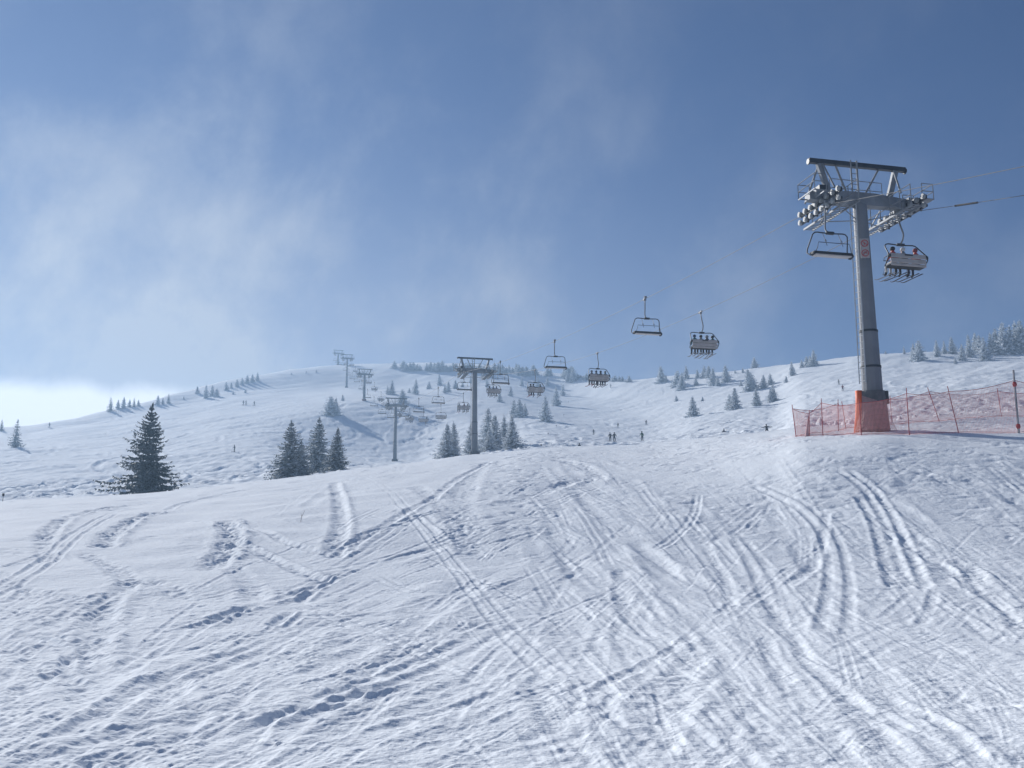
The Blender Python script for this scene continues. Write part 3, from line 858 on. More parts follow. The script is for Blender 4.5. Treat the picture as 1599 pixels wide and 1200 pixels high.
def skeleton(pelvis, chest, neck, head, sh, el, ha, hip_w, kn, an, toe):
    """joints for left (-x) and right (+x); el, ha, kn, an, toe are pairs of points"""
    J = {'pelvis': (pelvis, (.17, .13)), 'waist': (tuple((Vector(pelvis) * .5 + Vector(chest) * .5)), (.165, .125)), 'chest': (chest, (.195, .14)), 'neck': (neck, .07), 'head': (head, (.092, .11)),
         'crown': (tuple(Vector(head) + Vector((0, 0, .10))), (.07, .085)), 'face': (tuple(Vector(head) + Vector((0, .10, -.02))), .045)}
    E = [('pelvis', 'waist'), ('waist', 'chest'), ('chest', 'neck'), ('neck', 'head'), ('head', 'crown'), ('head', 'face')]
    for i, s in enumerate('lr'):
        sg = -1 if i == 0 else 1
        sp = (chest[0] + sg * sh, chest[1], chest[2] + .07)
        J['sh' + s] = (sp, .085); J['el' + s] = (el[i], .062); J['wr' + s] = (tuple(Vector(el[i]) * .18 + Vector(ha[i]) * .82), .048); J['ha' + s] = (ha[i], .055)
        J['th' + s] = (tuple(Vector(ha[i]) + Vector((-sg * .045, .03, .01))), .022)
        J['hi' + s] = ((pelvis[0] + sg * hip_w, pelvis[1], pelvis[2] - .04), .115); J['kn' + s] = (kn[i], .083); J['ca' + s] = (tuple(Vector(kn[i]) * .6 + Vector(an[i]) * .4), .075); J['an' + s] = (an[i], .07); J['to' + s] = (toe[i], .06)
        E += [('chest', 'sh' + s), ('sh' + s, 'el' + s), ('el' + s, 'wr' + s), ('wr' + s, 'ha' + s), ('wr' + s, 'th' + s), ('pelvis', 'hi' + s), ('hi' + s, 'kn' + s), ('kn' + s, 'ca' + s), ('ca' + s, 'an' + s), ('an' + s, 'to' + s)]
    return J, E
SLOTS = ['c_black', 'c_navy', 'c_skin', 'c_black', 'c_black']      # trousers, jacket, face, boots, gloves
def ski_mb(c, yaw=0, L=1.65):
    b = MB(); rot = Matrix.Rotation(yaw, 3, 'Z'); pts = []
    for t, h, wd in ((-.48, 0, .045), (-.2, .0, .036), (.05, 0, .034), (.36, .0, .045), (.46, .03, .05), (.52, .10, .02)):
        pts.append((t * L, h, wd))
    vs = []
    for (y, h, wd) in pts:
        for x, dz in ((-wd, 0), (wd, 0), (wd, .022), (-wd, .022)): vs.append(rot @ Vector((x, y, h + dz)) + Vector(c))
    fs = [(0, 1, 2, 3)]
    for i in range(len(pts) - 1):
        for k in range(4): fs.append((i * 4 + k, i * 4 + (k + 1) % 4, (i + 1) * 4 + (k + 1) % 4, (i + 1) * 4 + k))
    fs.append(tuple((len(pts) - 1) * 4 + k for k in (3, 2, 1, 0)))
    b.add(vs, fs); return b
def person_proto(kind):
    root_parts = []
    if kind == 'seated':      # seat surface at z=0, facing +y
        J, E = skeleton((0, 0, .14), (0, -.04, .50), (0, -.01, .68), (0, .01, .82), .17, [(-.27, .02, .33), (.27, .02, .33)], [(-.17, .30, .30), (.17, .30, .30)], .10,
                        [(-.13, .46, .10), (.13, .46, .10)], [(-.14, .50, -.34), (.14, .50, -.34)], [(-.15, .66, -.40), (.15, .66, -.40)])
        cut = lambda p: 3 if p.z < -.26 else (2 if (p.z > .73 and p.y > .0) else (4 if (abs(p.y - .31) < .06 and abs(p.z - .30) < .07) else (1 if (p.z > .17 and p.y < .5) else 0)))
        skis = [((-.15, .55, -.50), .04), ((.15, .55, -.50), -.05)]; hz = (0, -.005, .87); poles = [((-.19, .30, .34), (-.05, .9, -.30)), ((.19, .30, .34), (.10, .9, -.32))]
    elif kind == 'standing':  # soles at z=0, skis below
        J, E = skeleton((0, -.05, .86), (0, .04, 1.26), (0, .06, 1.44), (0, .10, 1.58), .18, [(-.36, .05, 1.05), (.36, .05, 1.05)], [(-.34, .34, .98), (.34, .34, .98)], .11,
                        [(-.14, .10, .50), (.14, .10, .50)], [(-.14, -.04, .12), (.14, -.04, .12)], [(-.15, .12, .07), (.15, .12, .07)])
        cut = lambda p: 3 if p.z < .26 else (2 if (p.z > 1.50 and p.y > .08) else (4 if (p.y > .29 and p.z > .8) else (1 if p.z > .86 else 0)))
        skis = [((-.15, .05, .0), .02), ((.15, .05, .0), -.02)]; hz = (0, .09, 1.63); poles = [((-.34, .36, 1.02), (-.48, -.1, 0)), ((.34, .36, 1.02), (.48, -.1, 0))]
    elif kind == 'spread':    # crouching turn with arms out
        J, E = skeleton((0, -.12, .66), (.04, .10, 1.00), (.05, .18, 1.16), (.05, .24, 1.29), .18, [(-.46, .12, .98), (.50, .12, .96)], [(-.78, .2, .98), (.82, .2, .92)], .11,
                        [(-.17, .18, .42), (.17, .16, .42)], [(-.16, -.02, .12), (.16, -.02, .12)], [(-.16, .14, .07), (.16, .14, .07)])
        cut = lambda p: 3 if p.z < .25 else (2 if (p.z > 1.22 and p.y > .24) else (4 if abs(p.x) > .74 else (1 if p.z > .72 or abs(p.x) > .3 else 0)))
        skis = [((-.16, .05, .0), .10), ((.16, .05, .0), .08)]; hz = (.05, .23, 1.34); poles = [((-.80, .2, 1.0), (-1.05, -.3, .35)), ((.84, .2, .94), (1.1, -.3, .3))]
    else:                     # sitting in the snow
        J, E = skeleton((0, -.1, .16), (0, -.2, .52), (0, -.16, .70), (0, -.12, .84), .18, [(-.33, -.22, .36), (.33, -.22, .36)], [(-.36, .02, .18), (.36, .02, .18)], .11,
                        [(-.2, .30, .42), (.2, .30, .42)], [(-.2, .56, .12), (.2, .56, .12)], [(-.2, .70, .16), (.2, .70, .16)])
        cut = lambda p: 3 if p.y > .48 and p.z < .24 else (2 if (p.z > .76 and p.y > -.12) else (1 if (p.y < .1 and p.z > .20) else 0))
        skis = [((-.2, .62, .02), .3), ((.2, .62, .02), -.3)]; hz = (0, -.13, .89); poles = []
    body = skin_body(J, E, 'pelvis', cut, [M[s] for s in SLOTS])
    root = bpy.data.objects.new('person', body); COL.objects.link(root)
    b = MB(); b.ball(hz, (.125, .15, .125), 12, 8); b.build('helmet', M['c_black'], root, True)
    b = MB(); b.ball(Vector(hz) + Vector((0, .105, -.035)), (.085, .06, .045), 10, 6); b.build('goggles', M['c_grey'], root, True)
    for c, yw in skis: ski_mb(c, yw).build('ski', M['c_maroon'], root)
    for a, c in poles:
        b = MB(); b.cyl(a, c, .011, .009, 6); d = (Vector(c) - Vector(a)).normalized(); q = Vector(c) - d * .07
        b.cyl(q, q + d * .012, .045, .045, 8); b.build('ski_pole', M['c_grey'], root)
    return root
PP = {k: person_proto(k) for k in ('seated', 'standing', 'spread', 'sitting')}
pused = set()
def put_person(kind, loc, rot, jacket, trousers, helmet, label, group, scale=1.0, tilt=0, matrix=None):
    o = PP[kind]
    if kind in pused: o = copy_tree(o)
    pused.add(kind)
    o.location = loc; o.rotation_euler = (tilt, 0, rot); o.scale = (scale,) * 3
    if matrix is not None: o.matrix_world = matrix
    for i, mm in ((0, trousers), (1, jacket)):
        o.material_slots[i].link = 'OBJECT'; o.material_slots[i].material = M[mm]
    skc = M[rnd.choice(['c_black', 'c_grey', 'c_navy', 'c_maroon', 'c_black'])]
    for ch in o.children:
        if ch.name.startswith('ski') and not ch.name.startswith('ski_pole'):
            ch.material_slots[0].link = 'OBJECT'; ch.material_slots[0].material = skc
            if kind == 'seated': ch.rotation_euler = (rnd.uniform(-.12, .08), 0, rnd.uniform(-.12, .12))
        if ch.name.startswith('helmet'):
            ch.material_slots[0].link = 'OBJECT'; ch.material_slots[0].material = M[helmet]
    tag(o, label, 'person', group); return o
rider_cols = {0: [('c_red_j', 'c_pale', 'c_black'), ('c_grey', 'c_black', 'c_pale'), ('c_red_j', 'c_navy', 'c_maroon')]}
place_word = ['left', 'left middle', 'right middle', 'right']
first_labels = ['rider in red jacket and pale trousers, left end of the near right chair',
                'rider with a pale helmet and black trousers, middle of the near right chair',
                'rider in red jacket and navy trousers, right end of the near right chair']
for k, xs in RIDERS.items():
    ch = loads[k]; bpy.context.view_layer.update()
    mw = Matrix.Translation(ch.location) @ ch.rotation_euler.to_matrix().to_4x4() @ Matrix.Scale(.91, 4)
    for j, x in enumerate(xs):
        cols = rider_cols.get(k, [])[j] if k in rider_cols else (rnd.choice(['c_navy', 'c_black', 'c_grey', 'c_teal', 'c_maroon']), rnd.choice(['c_black', 'c_navy', 'c_black']), rnd.choice(['c_black', 'c_black', 'c_grey', 'c_navy']))
        if k == 0: lab = first_labels[j]
        else:
            n = len(xs); pos = {1: ['only'], 2: ['left', 'right'], 3: ['left', 'middle', 'right'], 4: ['left end', 'left middle', 'right middle', 'right end']}[n][j]
            lab = '%s rider, %s chair on the right cable' % (pos, ORD[k])
        m4 = mw @ Matrix.Translation((x, -.30, -2.93)) @ Matrix.Rotation(rnd.uniform(-.12, .12), 4, 'Z')
        put_person('seated', (0, 0, 0), 0, *cols, lab, 'riders on the chairs', matrix=m4)

# skiers on the slope: picture position of the feet, pose, height in pixels, facing
SK = [
 (953, 693, 'standing', 190, 2.7, 'c_black', 'c_black', 'skier in dark clothes, left one of the close pair below the hill', 1.0),
 (959.5, 694, 'standing', 190, 3.3, 'c_black', 'c_navy', 'skier in dark clothes, right one of the close pair below the hill', 1.08),
 (1003, 693, 'standing', 190, .4, 'c_green', 'c_black', 'skier in a dark green jacket, alone right of the close pair', 1.12),
 (1198, 683, 'spread', 150, 2.9, 'c_black', 'c_black', 'skier with both arms spread wide beside the red net', 1.0),
 (965, 668, 'standing', 230, 2.5, 'c_black', 'c_black', 'small distant skier above the close pair, slightly to their right', .8),
 (1009, 664, 'standing', 230, 3.6, 'c_black', 'c_navy', 'small distant skier straight above the skier in dark green', .85),
 (927, 679, 'standing', 200, 2.8, 'c_black', 'c_black', 'small skier left of and above the close pair', .75),
 (904.5, 700, 'sitting', 150, 2.9, 'c_black', 'c_black', 'person sitting in the snow at the crest, left of the skiers', .8),
 (1131, 679, 'sitting', 180, 3.2, 'c_navy', 'c_black', 'person sitting low in the snow left of the arm-spreading skier', 1.0),
 (366, 706, 'standing', 160, 2.4, 'c_black', 'c_khaki', 'lone skier on the left slope between the two dark spruce groups', .9),
 (380, 633, 'standing', 330, 2.9, 'c_grey', 'c_grey', 'tiny far skier, left of the three high on the left slope', 1.0),
 (384, 633, 'standing', 330, 3.2, 'c_grey', 'c_navy', 'tiny far skier, middle of the three high on the left slope', 1.0),
 (397, 634, 'standing', 330, 2.6, 'c_grey', 'c_grey', 'tiny far skier, right of the three high on the left slope', 1.0),
 (77, 668, 'standing', 280, 3.0, 'c_grey', 'c_black', 'tiny far skier below the trees of the left skyline', 1.0),
 (953.6, 606, 'standing', 330, 3.0, 'c_grey', 'c_black', 'tiny far skier just right of the chair of four under the skyline', 1.0),
 (1310, 601, 'standing', 220, 3.0, 'c_grey', 'c_black', 'upper one of two tiny skiers left of the near tower pole', .85),
 (1316, 611, 'standing', 200, 2.8, 'c_maroon', 'c_black', 'lower one of two tiny skiers left of the near tower pole', .95),
]
for (x, y, kind, ym, rz, jk, tr, lab, sc) in SK:
    p = hit(x, y, ym); p.z -= .02
    put_person(kind, p, rz, jk, tr, 'c_black', lab, 'skiers on the slope', sc)

# piste markers
mk = None
for i, (x, y, ym) in enumerate(((845, 703, 150), (856, 687, 200), (869, 669, 220), (880.5, 651, 260), (888, 630, 300), (895, 604, 350), (4, 786, 60), (686, 612, 300), (106, 640, 330))):
    p = hit(x, y, ym)
    if mk is None:
        mk = empty('piste_marker'); b = MB(); b.cyl((0, 0, -.3), (0, 0, 1.0), .05, .04, 8); b.build('stake', M['marker'], mk)
        b = MB(); b.cyl((0, 0, 1.0), (0, 0, 1.42), .17, .17, 10); b.build('marker_head', M['marker'], mk); o = mk
    else: o = copy_tree(mk)
    o.location = p; o.scale = (.55,) * 3 if x > 10 else (.38,) * 3
    lab = 'dark piste marker stake, %s from the bottom of the line below the hill' % ORD[i] if i < 6 else ['dark piste marker stake at the left edge of the picture', 'dark marker stake high on the slope, left of the second tower', 'dark marker stake on the left slope under the skyline trees'][i - 6]
    tag(o, lab, 'piste marker', 'piste markers')
# twig sticking out of the fresh snow
p = hit(469, 815, 5)
b = MB(); b.tube([p + Vector((0, 0, -.1)), p + Vector((.03, 0, .14)), p + Vector((.12, .02, .34))], [.009, .007, .004], 6); b.tube([p + Vector((.04, 0, .16)), p + Vector((.0, 0, .27))], [.006, .003], 5)
tag(b.build('twig', M['twig']), 'thin dry twig sticking out of the smooth snow left of the steep track', 'twig')

# ------------------------------------------------------------------ red safety net
def safety_net():
    front = [((1243, 683), 1.45, -.10), ((1264, 682), 1.15, .05), ((1285, 681), 1.65, .02), ((1345, 680), 1.55, 0), ((1420, 679), 1.95, .02), ((1497, 677), 1.95, -.30), ((1591, 677), 2.45, .02), ((1690, 674), 2.1, .05), ((1790, 672), 2.0, .0)]
    backr = [((1309, 674), 1.5, .08), ((1321, 671), 1.35, -.12), ((1393, 664.5), 1.45, 0), ((1467, 659.5), 1.7, -.45), ((1564, 650.5), 1.6, -.10), ((1670, 645), 1.7, 0)]
    c0 = hit(1420, 679, 20)
    root = empty('safety_net_fence', c0, 0, 'red plastic net fence on thin posts round the foot of the near tower', 'net fence')
    rows = []
    for pts, y0, dep in ((front, 41.0, None), (backr, 50.0, None)):
        row = []
        for (x, y), h, lean in pts:
            q = hit(x, y, 30 if y0 < 45 else 44, True); X, Y = q.x, q.y
            if y0 > 45 and Y > 60: Y = 56.0; X = Y * q.x / q.y
            if y0 < 45 and Y > 48: Y = 46.0; X = Y * q.x / q.y
            Zg = ground(X, Y)
            base = Vector((X, Y, Zg)); top = base + Vector((lean, 0, h)); row.append((base, top, h))
        rows.append(row)
    rows[1].insert(0, None)
    for ri, row in enumerate(rows):
        for i, q in enumerate(row):
            if q is None: continue
            base, top, h = q
            big = (ri == 0 and i == 6)
            b = MB(); r = .05 if big else .021
            d = (top - base).normalized()
            b.cyl(base - d * .3 - c0, top + d * (.28 if big else .10) - c0, r, r * .85, 8)
            po = b.build('post', M['steel_post'] if big else M['red_post'], root)
            if big:
                for zz in (.12, .86):
                    q2 = base.lerp(top, zz) - c0; t = MB(); t.ball(q2, (.10, .08, .13), 8, 6); t.build('red_tie', M['red'], po)
    def panel(chain, frac_top=.93):
        for a, bb in zip(chain, chain[1:]):
            n, m = 14, 8; vs, uv, fs = [], [], []
            L = (bb[0] - a[0]).length
            for i in range(n + 1):
                t = i / n; base = a[0].lerp(bb[0], t); top = a[0].lerp(a[1], frac_top).lerp(bb[0].lerp(bb[1], frac_top), t)
                base = Vector((base.x, base.y, ground(base.x, base.y)))
                hh = (top - base); sag = .12 * min(L / 2.5, 1.6) * math.sin(PI * t) ** 1.0
                for k in range(m + 1):
                    q = k / m; pt = base + hh * (q * (1 - sag / max(hh.length, .3))) + Vector((0, .02 * math.sin(t * 9 + q * 5), 0))
                    vs.append(pt - c0); uv.append((t * L, q * hh.length))
            for i in range(n):
                for k in range(m): fs.append((i * (m + 1) + k, (i + 1) * (m + 1) + k, (i + 1) * (m + 1) + k + 1, i * (m + 1) + k + 1))
            me = bpy.data.meshes.new('net'); me.from_pydata(vs, [], fs); me.materials.append(M['net'])
            u = me.uv_layers.new(name='UVMap')
            for l in me.loops: u.data[l.index].uv = uv[l.vertex_index]
            no = obj('net', me, root)
            b = MB(); b.tube([Vector(vs[i * (m + 1) + m]) for i in range(n + 1)], .012, 5)
            b.build('edge_rope', M['red_post'], no)
            b = MB(); b.tube([Vector(vs[i * (m + 1)]) + Vector((0, 0, .05)) for i in range(n + 1)], .012, 5)
            b.build('edge_rope', M['red_post'], no)
    panel(rows[0]); rear = [q for q in rows[1] if q]
    panel([rows[0][0]] + rear)
    # bundled slack net at the corner
    b = MB(); p0 = rows[0][1][0] - c0
    b.tube([p0 + Vector((-.1, .1, 0)), p0 + Vector((-.05, .1, .4)), p0 + Vector((.02, .06, .95))], [.10, .06, .03], 8); b.build('slack_net', M['drape'], root)
safety_net()

# ------------------------------------------------------------------ spruces
def spruce_mesh(seed, H, Rb, nwh, nbr, nsp, lw, top_pow=.9, gap=.12, droop=.30):
    """needle sprays set along real branches; returns crown mesh data and trunk builder"""
    r = random.Random(seed); V = []; Fc = []
    tr = MB(); tr.tube([(0, 0, -.6), (0, 0, H * .5), (0, 0, H * .97)], [.016 * H + .03, .009 * H + .02, .01], 7)
    def leaf(p, d, nrm, l, wd):
        o = len(V); mid = p + d * (l * .45)
        V.extend((p, mid + nrm * wd, p + d * l, mid - nrm * wd)); Fc.append((o, o + 1, o + 2, o + 3))
    for i in range(nwh):
        q = (i + r.uniform(-.3, .3)) / nwh; q = min(max(q, .0), .985)
        z = H * (.025 + .955 * q)
        env = Rb * ((1 - q) ** top_pow) * (1 if q > .05 else .85) + .02 * H * (1 - q)
        mult = r.uniform(.82, 1.12)
        a0 = r.uniform(0, 6.28); mult *= r.uniform(.86, 1.08)
        n = max(4, int(nbr * (1 - .45 * q)))
        for k in range(n):
            if r.random() < gap: continue
            a = a0 + k * 2 * PI / n + r.uniform(-.3, .3)
            L = env * mult * r.uniform(.70, 1.15) * (1 + .16 * math.sin(a + seed + q * 5))
            if r.random() < .07: L *= 1.22
            out = Vector((math.cos(a), math.sin(a), 0)); side = Vector((-out.y, out.x, 0))
            s0 = -.30 + .75 * q; m = max(2, int(nsp * (.35 + .65 * L / Rb)))
            for j in range(m + 1):
                t = (j + r.uniform(.1, .7)) / (m + .6); dist = L * t
                zz = z + dist * s0 - droop * L * t * t + .22 * L * t ** 4
                p = out * dist + Vector((0, 0, zz))
                bd = (out + Vector((0, 0, s0 - 2 * droop * t + .8 * t ** 3))).normalized()
                wl = lw * (1.15 - .55 * t) * r.uniform(.7, 1.25) * (.34 + .66 * (1 - q) ** .8)
                for sg in (-1, 1):
                    d = (bd * r.uniform(.5, .9) + side * sg * r.uniform(.5, .9) + Vector((0, 0, r.uniform(-.45, .05)))).normalized()
                    nv = d.cross(Vector((0, 0, 1))).normalized()
                    ph = r.uniform(-1.0, 1.0); nv = (nv * math.cos(ph) + Vector((0, 0, 1)) * math.sin(ph))
                    leaf(p, d, nv, wl, wl * .27)
                # hanging twigs
                d = (bd * .5 + Vector((r.uniform(-.3, .3), r.uniform(-.3, .3), -r.uniform(.4, 1.0)))).normalized()
                leaf(p, d, (side * r.uniform(.3, 1) + bd * r.uniform(-.6, .6)).normalized(), wl * .85, wl * .30)
            leaf(out * L * .92 + Vector((0, 0, z + L * .9 * s0 - droop * L * .81 + .22 * L * .66)), bd, side, lw * .8 * (.4 + .6 * (1 - q)), lw * .15)
    for k in range(5):
        d = Vector((r.uniform(-.25, .25), r.uniform(-.25, .25), 1)).normalized(); leaf(Vector((0, 0, H * (.90 + .012 * k))), d, d.cross(Vector((1, .3, 0))).normalized(), H * .09, H * .010)
    me = bpy.data.meshes.new('crown'); me.from_pydata([tuple(v) for v in V], [], Fc)
    return me, tr
def tree_proto(nm, seed, Rb, nwh, nbr, nsp, lw, needle, **kw):
    me, tr = spruce_mesh(seed, 10.0, Rb, nwh, nbr, nsp, lw, **kw); me.materials.append(M[needle])
    root = empty(nm); tr.build('trunk', M['bark'], root, True); c = obj('crown', me, root)
    return root
TP = {
 'big': tree_proto('spruce_tree', 1, 4.3, 27, 12, 17, .68, 'needle', gap=.14, droop=.20, top_pow=.95),
 'dark1': tree_proto('spruce_tree', 2, 3.7, 28, 12, 13, .78, 'needle_snow', top_pow=.8),
 'dark2': tree_proto('spruce_tree', 3, 2.8, 28, 11, 11, .74, 'needle_snow'),
 'mid1': tree_proto('spruce_tree', 4, 3.3, 26, 12, 12, .86, 'needle_rime'),
 'mid2': tree_proto('spruce_tree', 5, 2.8, 26, 12, 11, .82, 'needle_rime', gap=.18),
 'far1': tree_proto('spruce_tree', 6, 3.6, 18, 11, 8, 1.35, 'needle_rime'),
 'far2': tree_proto('spruce_tree', 7, 2.9, 18, 10, 7, 1.3, 'needle_rime', gap=.2),
 'far3': tree_proto('spruce_tree', 8, 4.2, 15, 11, 8, 1.6, 'needle_rime', top_pow=.7),
 'fard': tree_proto('spruce_tree', 10, 3.1, 18, 9, 5, .95, 'needle_snow'),
}
tused = set()
def put_tree(kind, x, y, hpx, ymin, label, group, wide=1.0, yfix=None):
    p = hit(x, y, ymin) if yfix is None else None
    if yfix is not None:
        dx, dy, dz = ray(x, y); X = yfix * dx / dy; p = Vector((X, yfix, ground(X, yfix)))
    # height from the measured row of the top
    dx, dy, dz = ray(x, y - hpx)
    top = p.y * dz / dy
    H = max(1.2, top - p.z) if yfix is not None else max(1.2, hpx * p.y / 1560.0 * 1.02)
    o = TP[kind]
    if kind in tused: o = copy_tree(o)
    tused.add(kind)
    k = H / 10.0; o.location = p - Vector((0, 0, .04 * H * .4)); o.scale = (k * wide, k * wide, k); o.rotation_euler = (0, rnd.uniform(-.02, .02), rnd.uniform(0, 6.28))
    tag(o, label, 'tree', group)
    return o
g1 = 'spruces behind the snow crest'
put_tree('big', 228, 776, 146, 0, 'tall dark green spruce standing alone on the left behind the snow crest', g1, 1.0, 112)
put_tree('dark1', 452, 747, 91, 0, 'dark snow-dusted spruce, front left of the group of three', g1, 1.12, 118)
put_tree('dark1', 496, 742, 91, 0, 'tallest, greyer spruce behind in the group of three', g1, 1.05, 150)
put_tree('dark2', 525, 732, 65, 0, 'short dark spruce on the right of the group of three', g1, 1.2, 125)
put_tree('dark1', 468, 747, 60, 0, 'low spruce tucked between the front two of the group of three', g1, 1.2, 122)
put_tree('mid1', 697, 716, 56, 0, 'bushy frosted spruce left of the second tower, left half of a pair', g1, 1.15, 150)
put_tree('mid1', 708, 716, 58, 0, 'bushy frosted spruce left of the second tower, right half of a pair', g1, 1.0, 152)
put_tree('mid2', 735, 712, 52, 0, 'frosted spruce partly hidden by the pole of the second tower', g1, 1.25, 165)
for i, (x, y, h, Y, lb) in enumerate(((761, 710, 75, 185, 'leftmost and tallest frosted spruce of the clump right of the second tower'), (773, 708, 62, 175, 'second frosted spruce of the clump right of the second tower'),
                                  (787, 707, 58, 178, 'third frosted spruce of the clump right of the second tower'), (800, 706, 58, 168, 'rightmost frosted spruce of the clump right of the second tower'), (765, 711, 45, 166, 'low frosted spruce at the front of the clump right of the second tower'))):
    put_tree(('mid2', 'mid1', 'mid2', 'mid1', 'mid1')[i], x, y, h, 0, lb, g1, 1.15, Y)
put_tree('far3', 516, 648, 30, 200, 'rounded frosted spruce clump on the left slope casting a long shadow', 'frosted spruces on the far slopes', 1.3)
put_tree('far2', 524, 647, 26, 200, 'low frosted spruce at the right edge of the rounded clump on the left slope', 'frosted spruces on the far slopes', 1.2)
put_tree('fard', 24, 699, 44, 180, 'dark narrow spruce at the far left below the skyline', 'spruces on the left skyline', .95)
REG = {
 ('frosted spruce along the left skyline', 'spruces on the left skyline', 'fard'): [(2,673,18),(81,655,6),(100,650,11),(115,649,17),(130,647,20),(142,644,14),(151,643,15),(159,642,20),(172,643,23),(184,639,15),(193,638,18),(202,636,13),(209,636,15),(216,635,11),(246,632,15),(254,631,10),(263,630,16),(287,624,6)],
 ('frosted spruce on the hump above the lone big spruce', 'frosted spruces on the hump', 'far1'): [(308,615,12),(321,622,22),(331,619,18),(338,620,14),(353,610,14),(361,606,10),(370,604,12),(378,601,12),(386,599,14),(394,597,13),(402,595,14),(364,616,6),(383,614,6)],
 ('frosted spruce scattered on the slope left of the second tower', 'frosted spruces left of the second tower', 'far1'): [(605,616,15),(612,616,23),(628.5,629,22),(639,614,8),(649,616,25),(668,608,8),(686,601,18),(694.5,614,15),(700,613,18),(711,607,14),(670,607,12),(722,605,10),(535,626,10)],
 ('frosted spruce on the slope right of the second tower', 'frosted spruces right of the second tower', 'far2'): [(780,628,17),(797.6,619,17),(802,650,27),(811,652,30),(820,650,22),(852,658,40),(869,634,31),(879,618,19),(895,596,25),(886,596,16),(760,604,14),(815,603,14),(840,604,16),(855,602,14),(735,598,12)],
 ('frosted spruce on the shoulder right of the loaded chair of four', 'frosted spruces on the shoulder', 'far1'): [(1032,597,26),(1040,597,12),(1058,603,25),(1065,609,28),(1072,592,22),(1087,602,12),(1089,590,14),(1100,590,20),(1107,590,20),(1114,601,27),(1121,603,17),(1133,597,28),(1056,627,10),(1097,627,8),(1082,650,31),(1140,639,24)],
 ('frosted spruce on the right slope left of the near tower', 'frosted spruces left of the near tower', 'far1'): [(1148,639,35),(1157,603,9),(1169,611,36),(1173,609,28),(1181.5,634,30),(1193,607,22),(1203,601,18),(1208,627,28),(1228,598,11),(1237,587,24),(1178,575,18),(1211,571,14),(1222,568,12),(1252,574,13),(1260,571,15),(1271,572,27),(1265,572,17),(1204,628,22)],
 ('rime-white spruce on the right skyline behind the net fence', 'rime-white spruces on the right skyline', 'far1'): [(1383,553,5),(1412,553,13),(1427,563,28),(1436,564,34),(1463,557,27),(1475,553,22),(1487,553,28),(1503,564,28),(1514,558,38),(1524,551,33),(1538,563,38),(1492,569,12),(1548,553,36),(1557,553,43),(1569,553,52),(1579,552,46),(1588,551,52),(1597,551,55),(1610,550,50),(1530,552,30)],
}
kinds = {'far1': ['far1', 'far2', 'far1', 'far3'], 'far2': ['far2', 'far1', 'far1', 'far2'], 'fard': ['fard', 'far2', 'far1', 'far2']}
for (lb, grp, kd), lst in REG.items():
    lst = sorted(lst)
    for i, (x, y, h) in enumerate(lst):
        k = kinds[kd][i % 4]
        wd = rnd.uniform(.9, 1.15) * (.82 if 'rime-white' in lb else 1)
        if h < 10: k = 'far3' if kd != 'fard' else 'fard'; wd = 1.0
        put_tree(k, x, y, h, 100, lb + ', %s from the left' % ORD[min(i, 23)], grp, wd)
# thin line of rime-covered trees along the foggy top
xx = 616.0; i = 0
while xx < 985:
    sky = np.interp(xx, [600, 700, 800, 900, 1000], [575, 578, 582, 590, 599])
    h = rnd.uniform(8, 18) * (1.0 if xx < 900 else .6)
    put_tree(rnd.choice(['far3', 'far1', 'far2']), xx, sky + rnd.uniform(-1, 4), h, 300, 'small rime-covered tree in the hazy band along the top of the hill', 'hazy trees along the hilltop', rnd.uniform(1.2, 1.7))
    xx += rnd.uniform(3.5, 7) if rnd.random() < .84 else rnd.uniform(10, 22)
for x, h in ((1148, 6), (1160, 8), (455, 4), (478, 4), (494, 5)):
    put_tree('far2', x, np.interp(x, [400, 560, 1100, 1200], [590, 576, 588, 578]), h, 250, 'small rime-covered tree in the hazy band along the top of the hill', 'hazy trees along the hilltop', 1.2)

# ------------------------------------------------------------------ air
HAZE = 0.0010
m = bpy.data.materials.new('haze'); m.use_nodes = True; nt = m.node_tree; nt.nodes.clear()
vo = nt.nodes.new('ShaderNodeVolumePrincipled'); vo.inputs['Color'].default_value = (.44, .68, 1, 1); vo.inputs['Density'].default_value = HAZE; vo.inputs['Anisotropy'].default_value = .35
ou = nt.nodes.new('ShaderNodeOutputMaterial'); nt.links.new(vo.outputs[0], ou.inputs['Volume'])
b = MB(); zlo = float(Z.min()) - 1.0; zhi = max(float(Z.max()) + 6, 124)
b.box((0, 0, (zlo + zhi) / 2), (1300, 1300, zhi - zlo)); o = b.build('haze', m); o['kind'] = 'stuff'; o['label'] = 'thin bright haze in the mountain air'
o.display_type = 'WIRE'

# ------------------------------------------------------------------ sky and sun
W = bpy.data.worlds.new('World'); S.world = W; W.use_nodes = True; nt = W.node_tree
bg = nt.nodes['Background']
sky = nt.nodes.new('ShaderNodeTexSky'); sky.sky_type = 'NISHITA'; sky.sun_disc = False
sky.sun_elevation = SUN_EL; sky.sun_rotation = SUN_AZ; sky.altitude = 1800; sky.air_density = 1.0; sky.dust_density = .2; sky.ozone_density = 6.0
SKYK = .045; CLOUD = 1.0; CB = 1.28
bg.inputs['Strength'].default_value = SKYK
def math_(op, a, b=None, c=None):
    n = nt.nodes.new('ShaderNodeMath'); n.operation = op
    for i, q in enumerate((a, b, c)):
        if q is None: continue
        if isinstance(q, (int, float)): n.inputs[i].default_value = q
        else: nt.links.new(q, n.inputs[i])
    return n.outputs[0]
def smooth(v, lo, hi):
    n = nt.nodes.new('ShaderNodeMapRange'); n.interpolation_type = 'SMOOTHSTEP'; nt.links.new(v, n.inputs[0])
    n.inputs[1].default_value = lo; n.inputs[2].default_value = hi; return n.outputs[0]
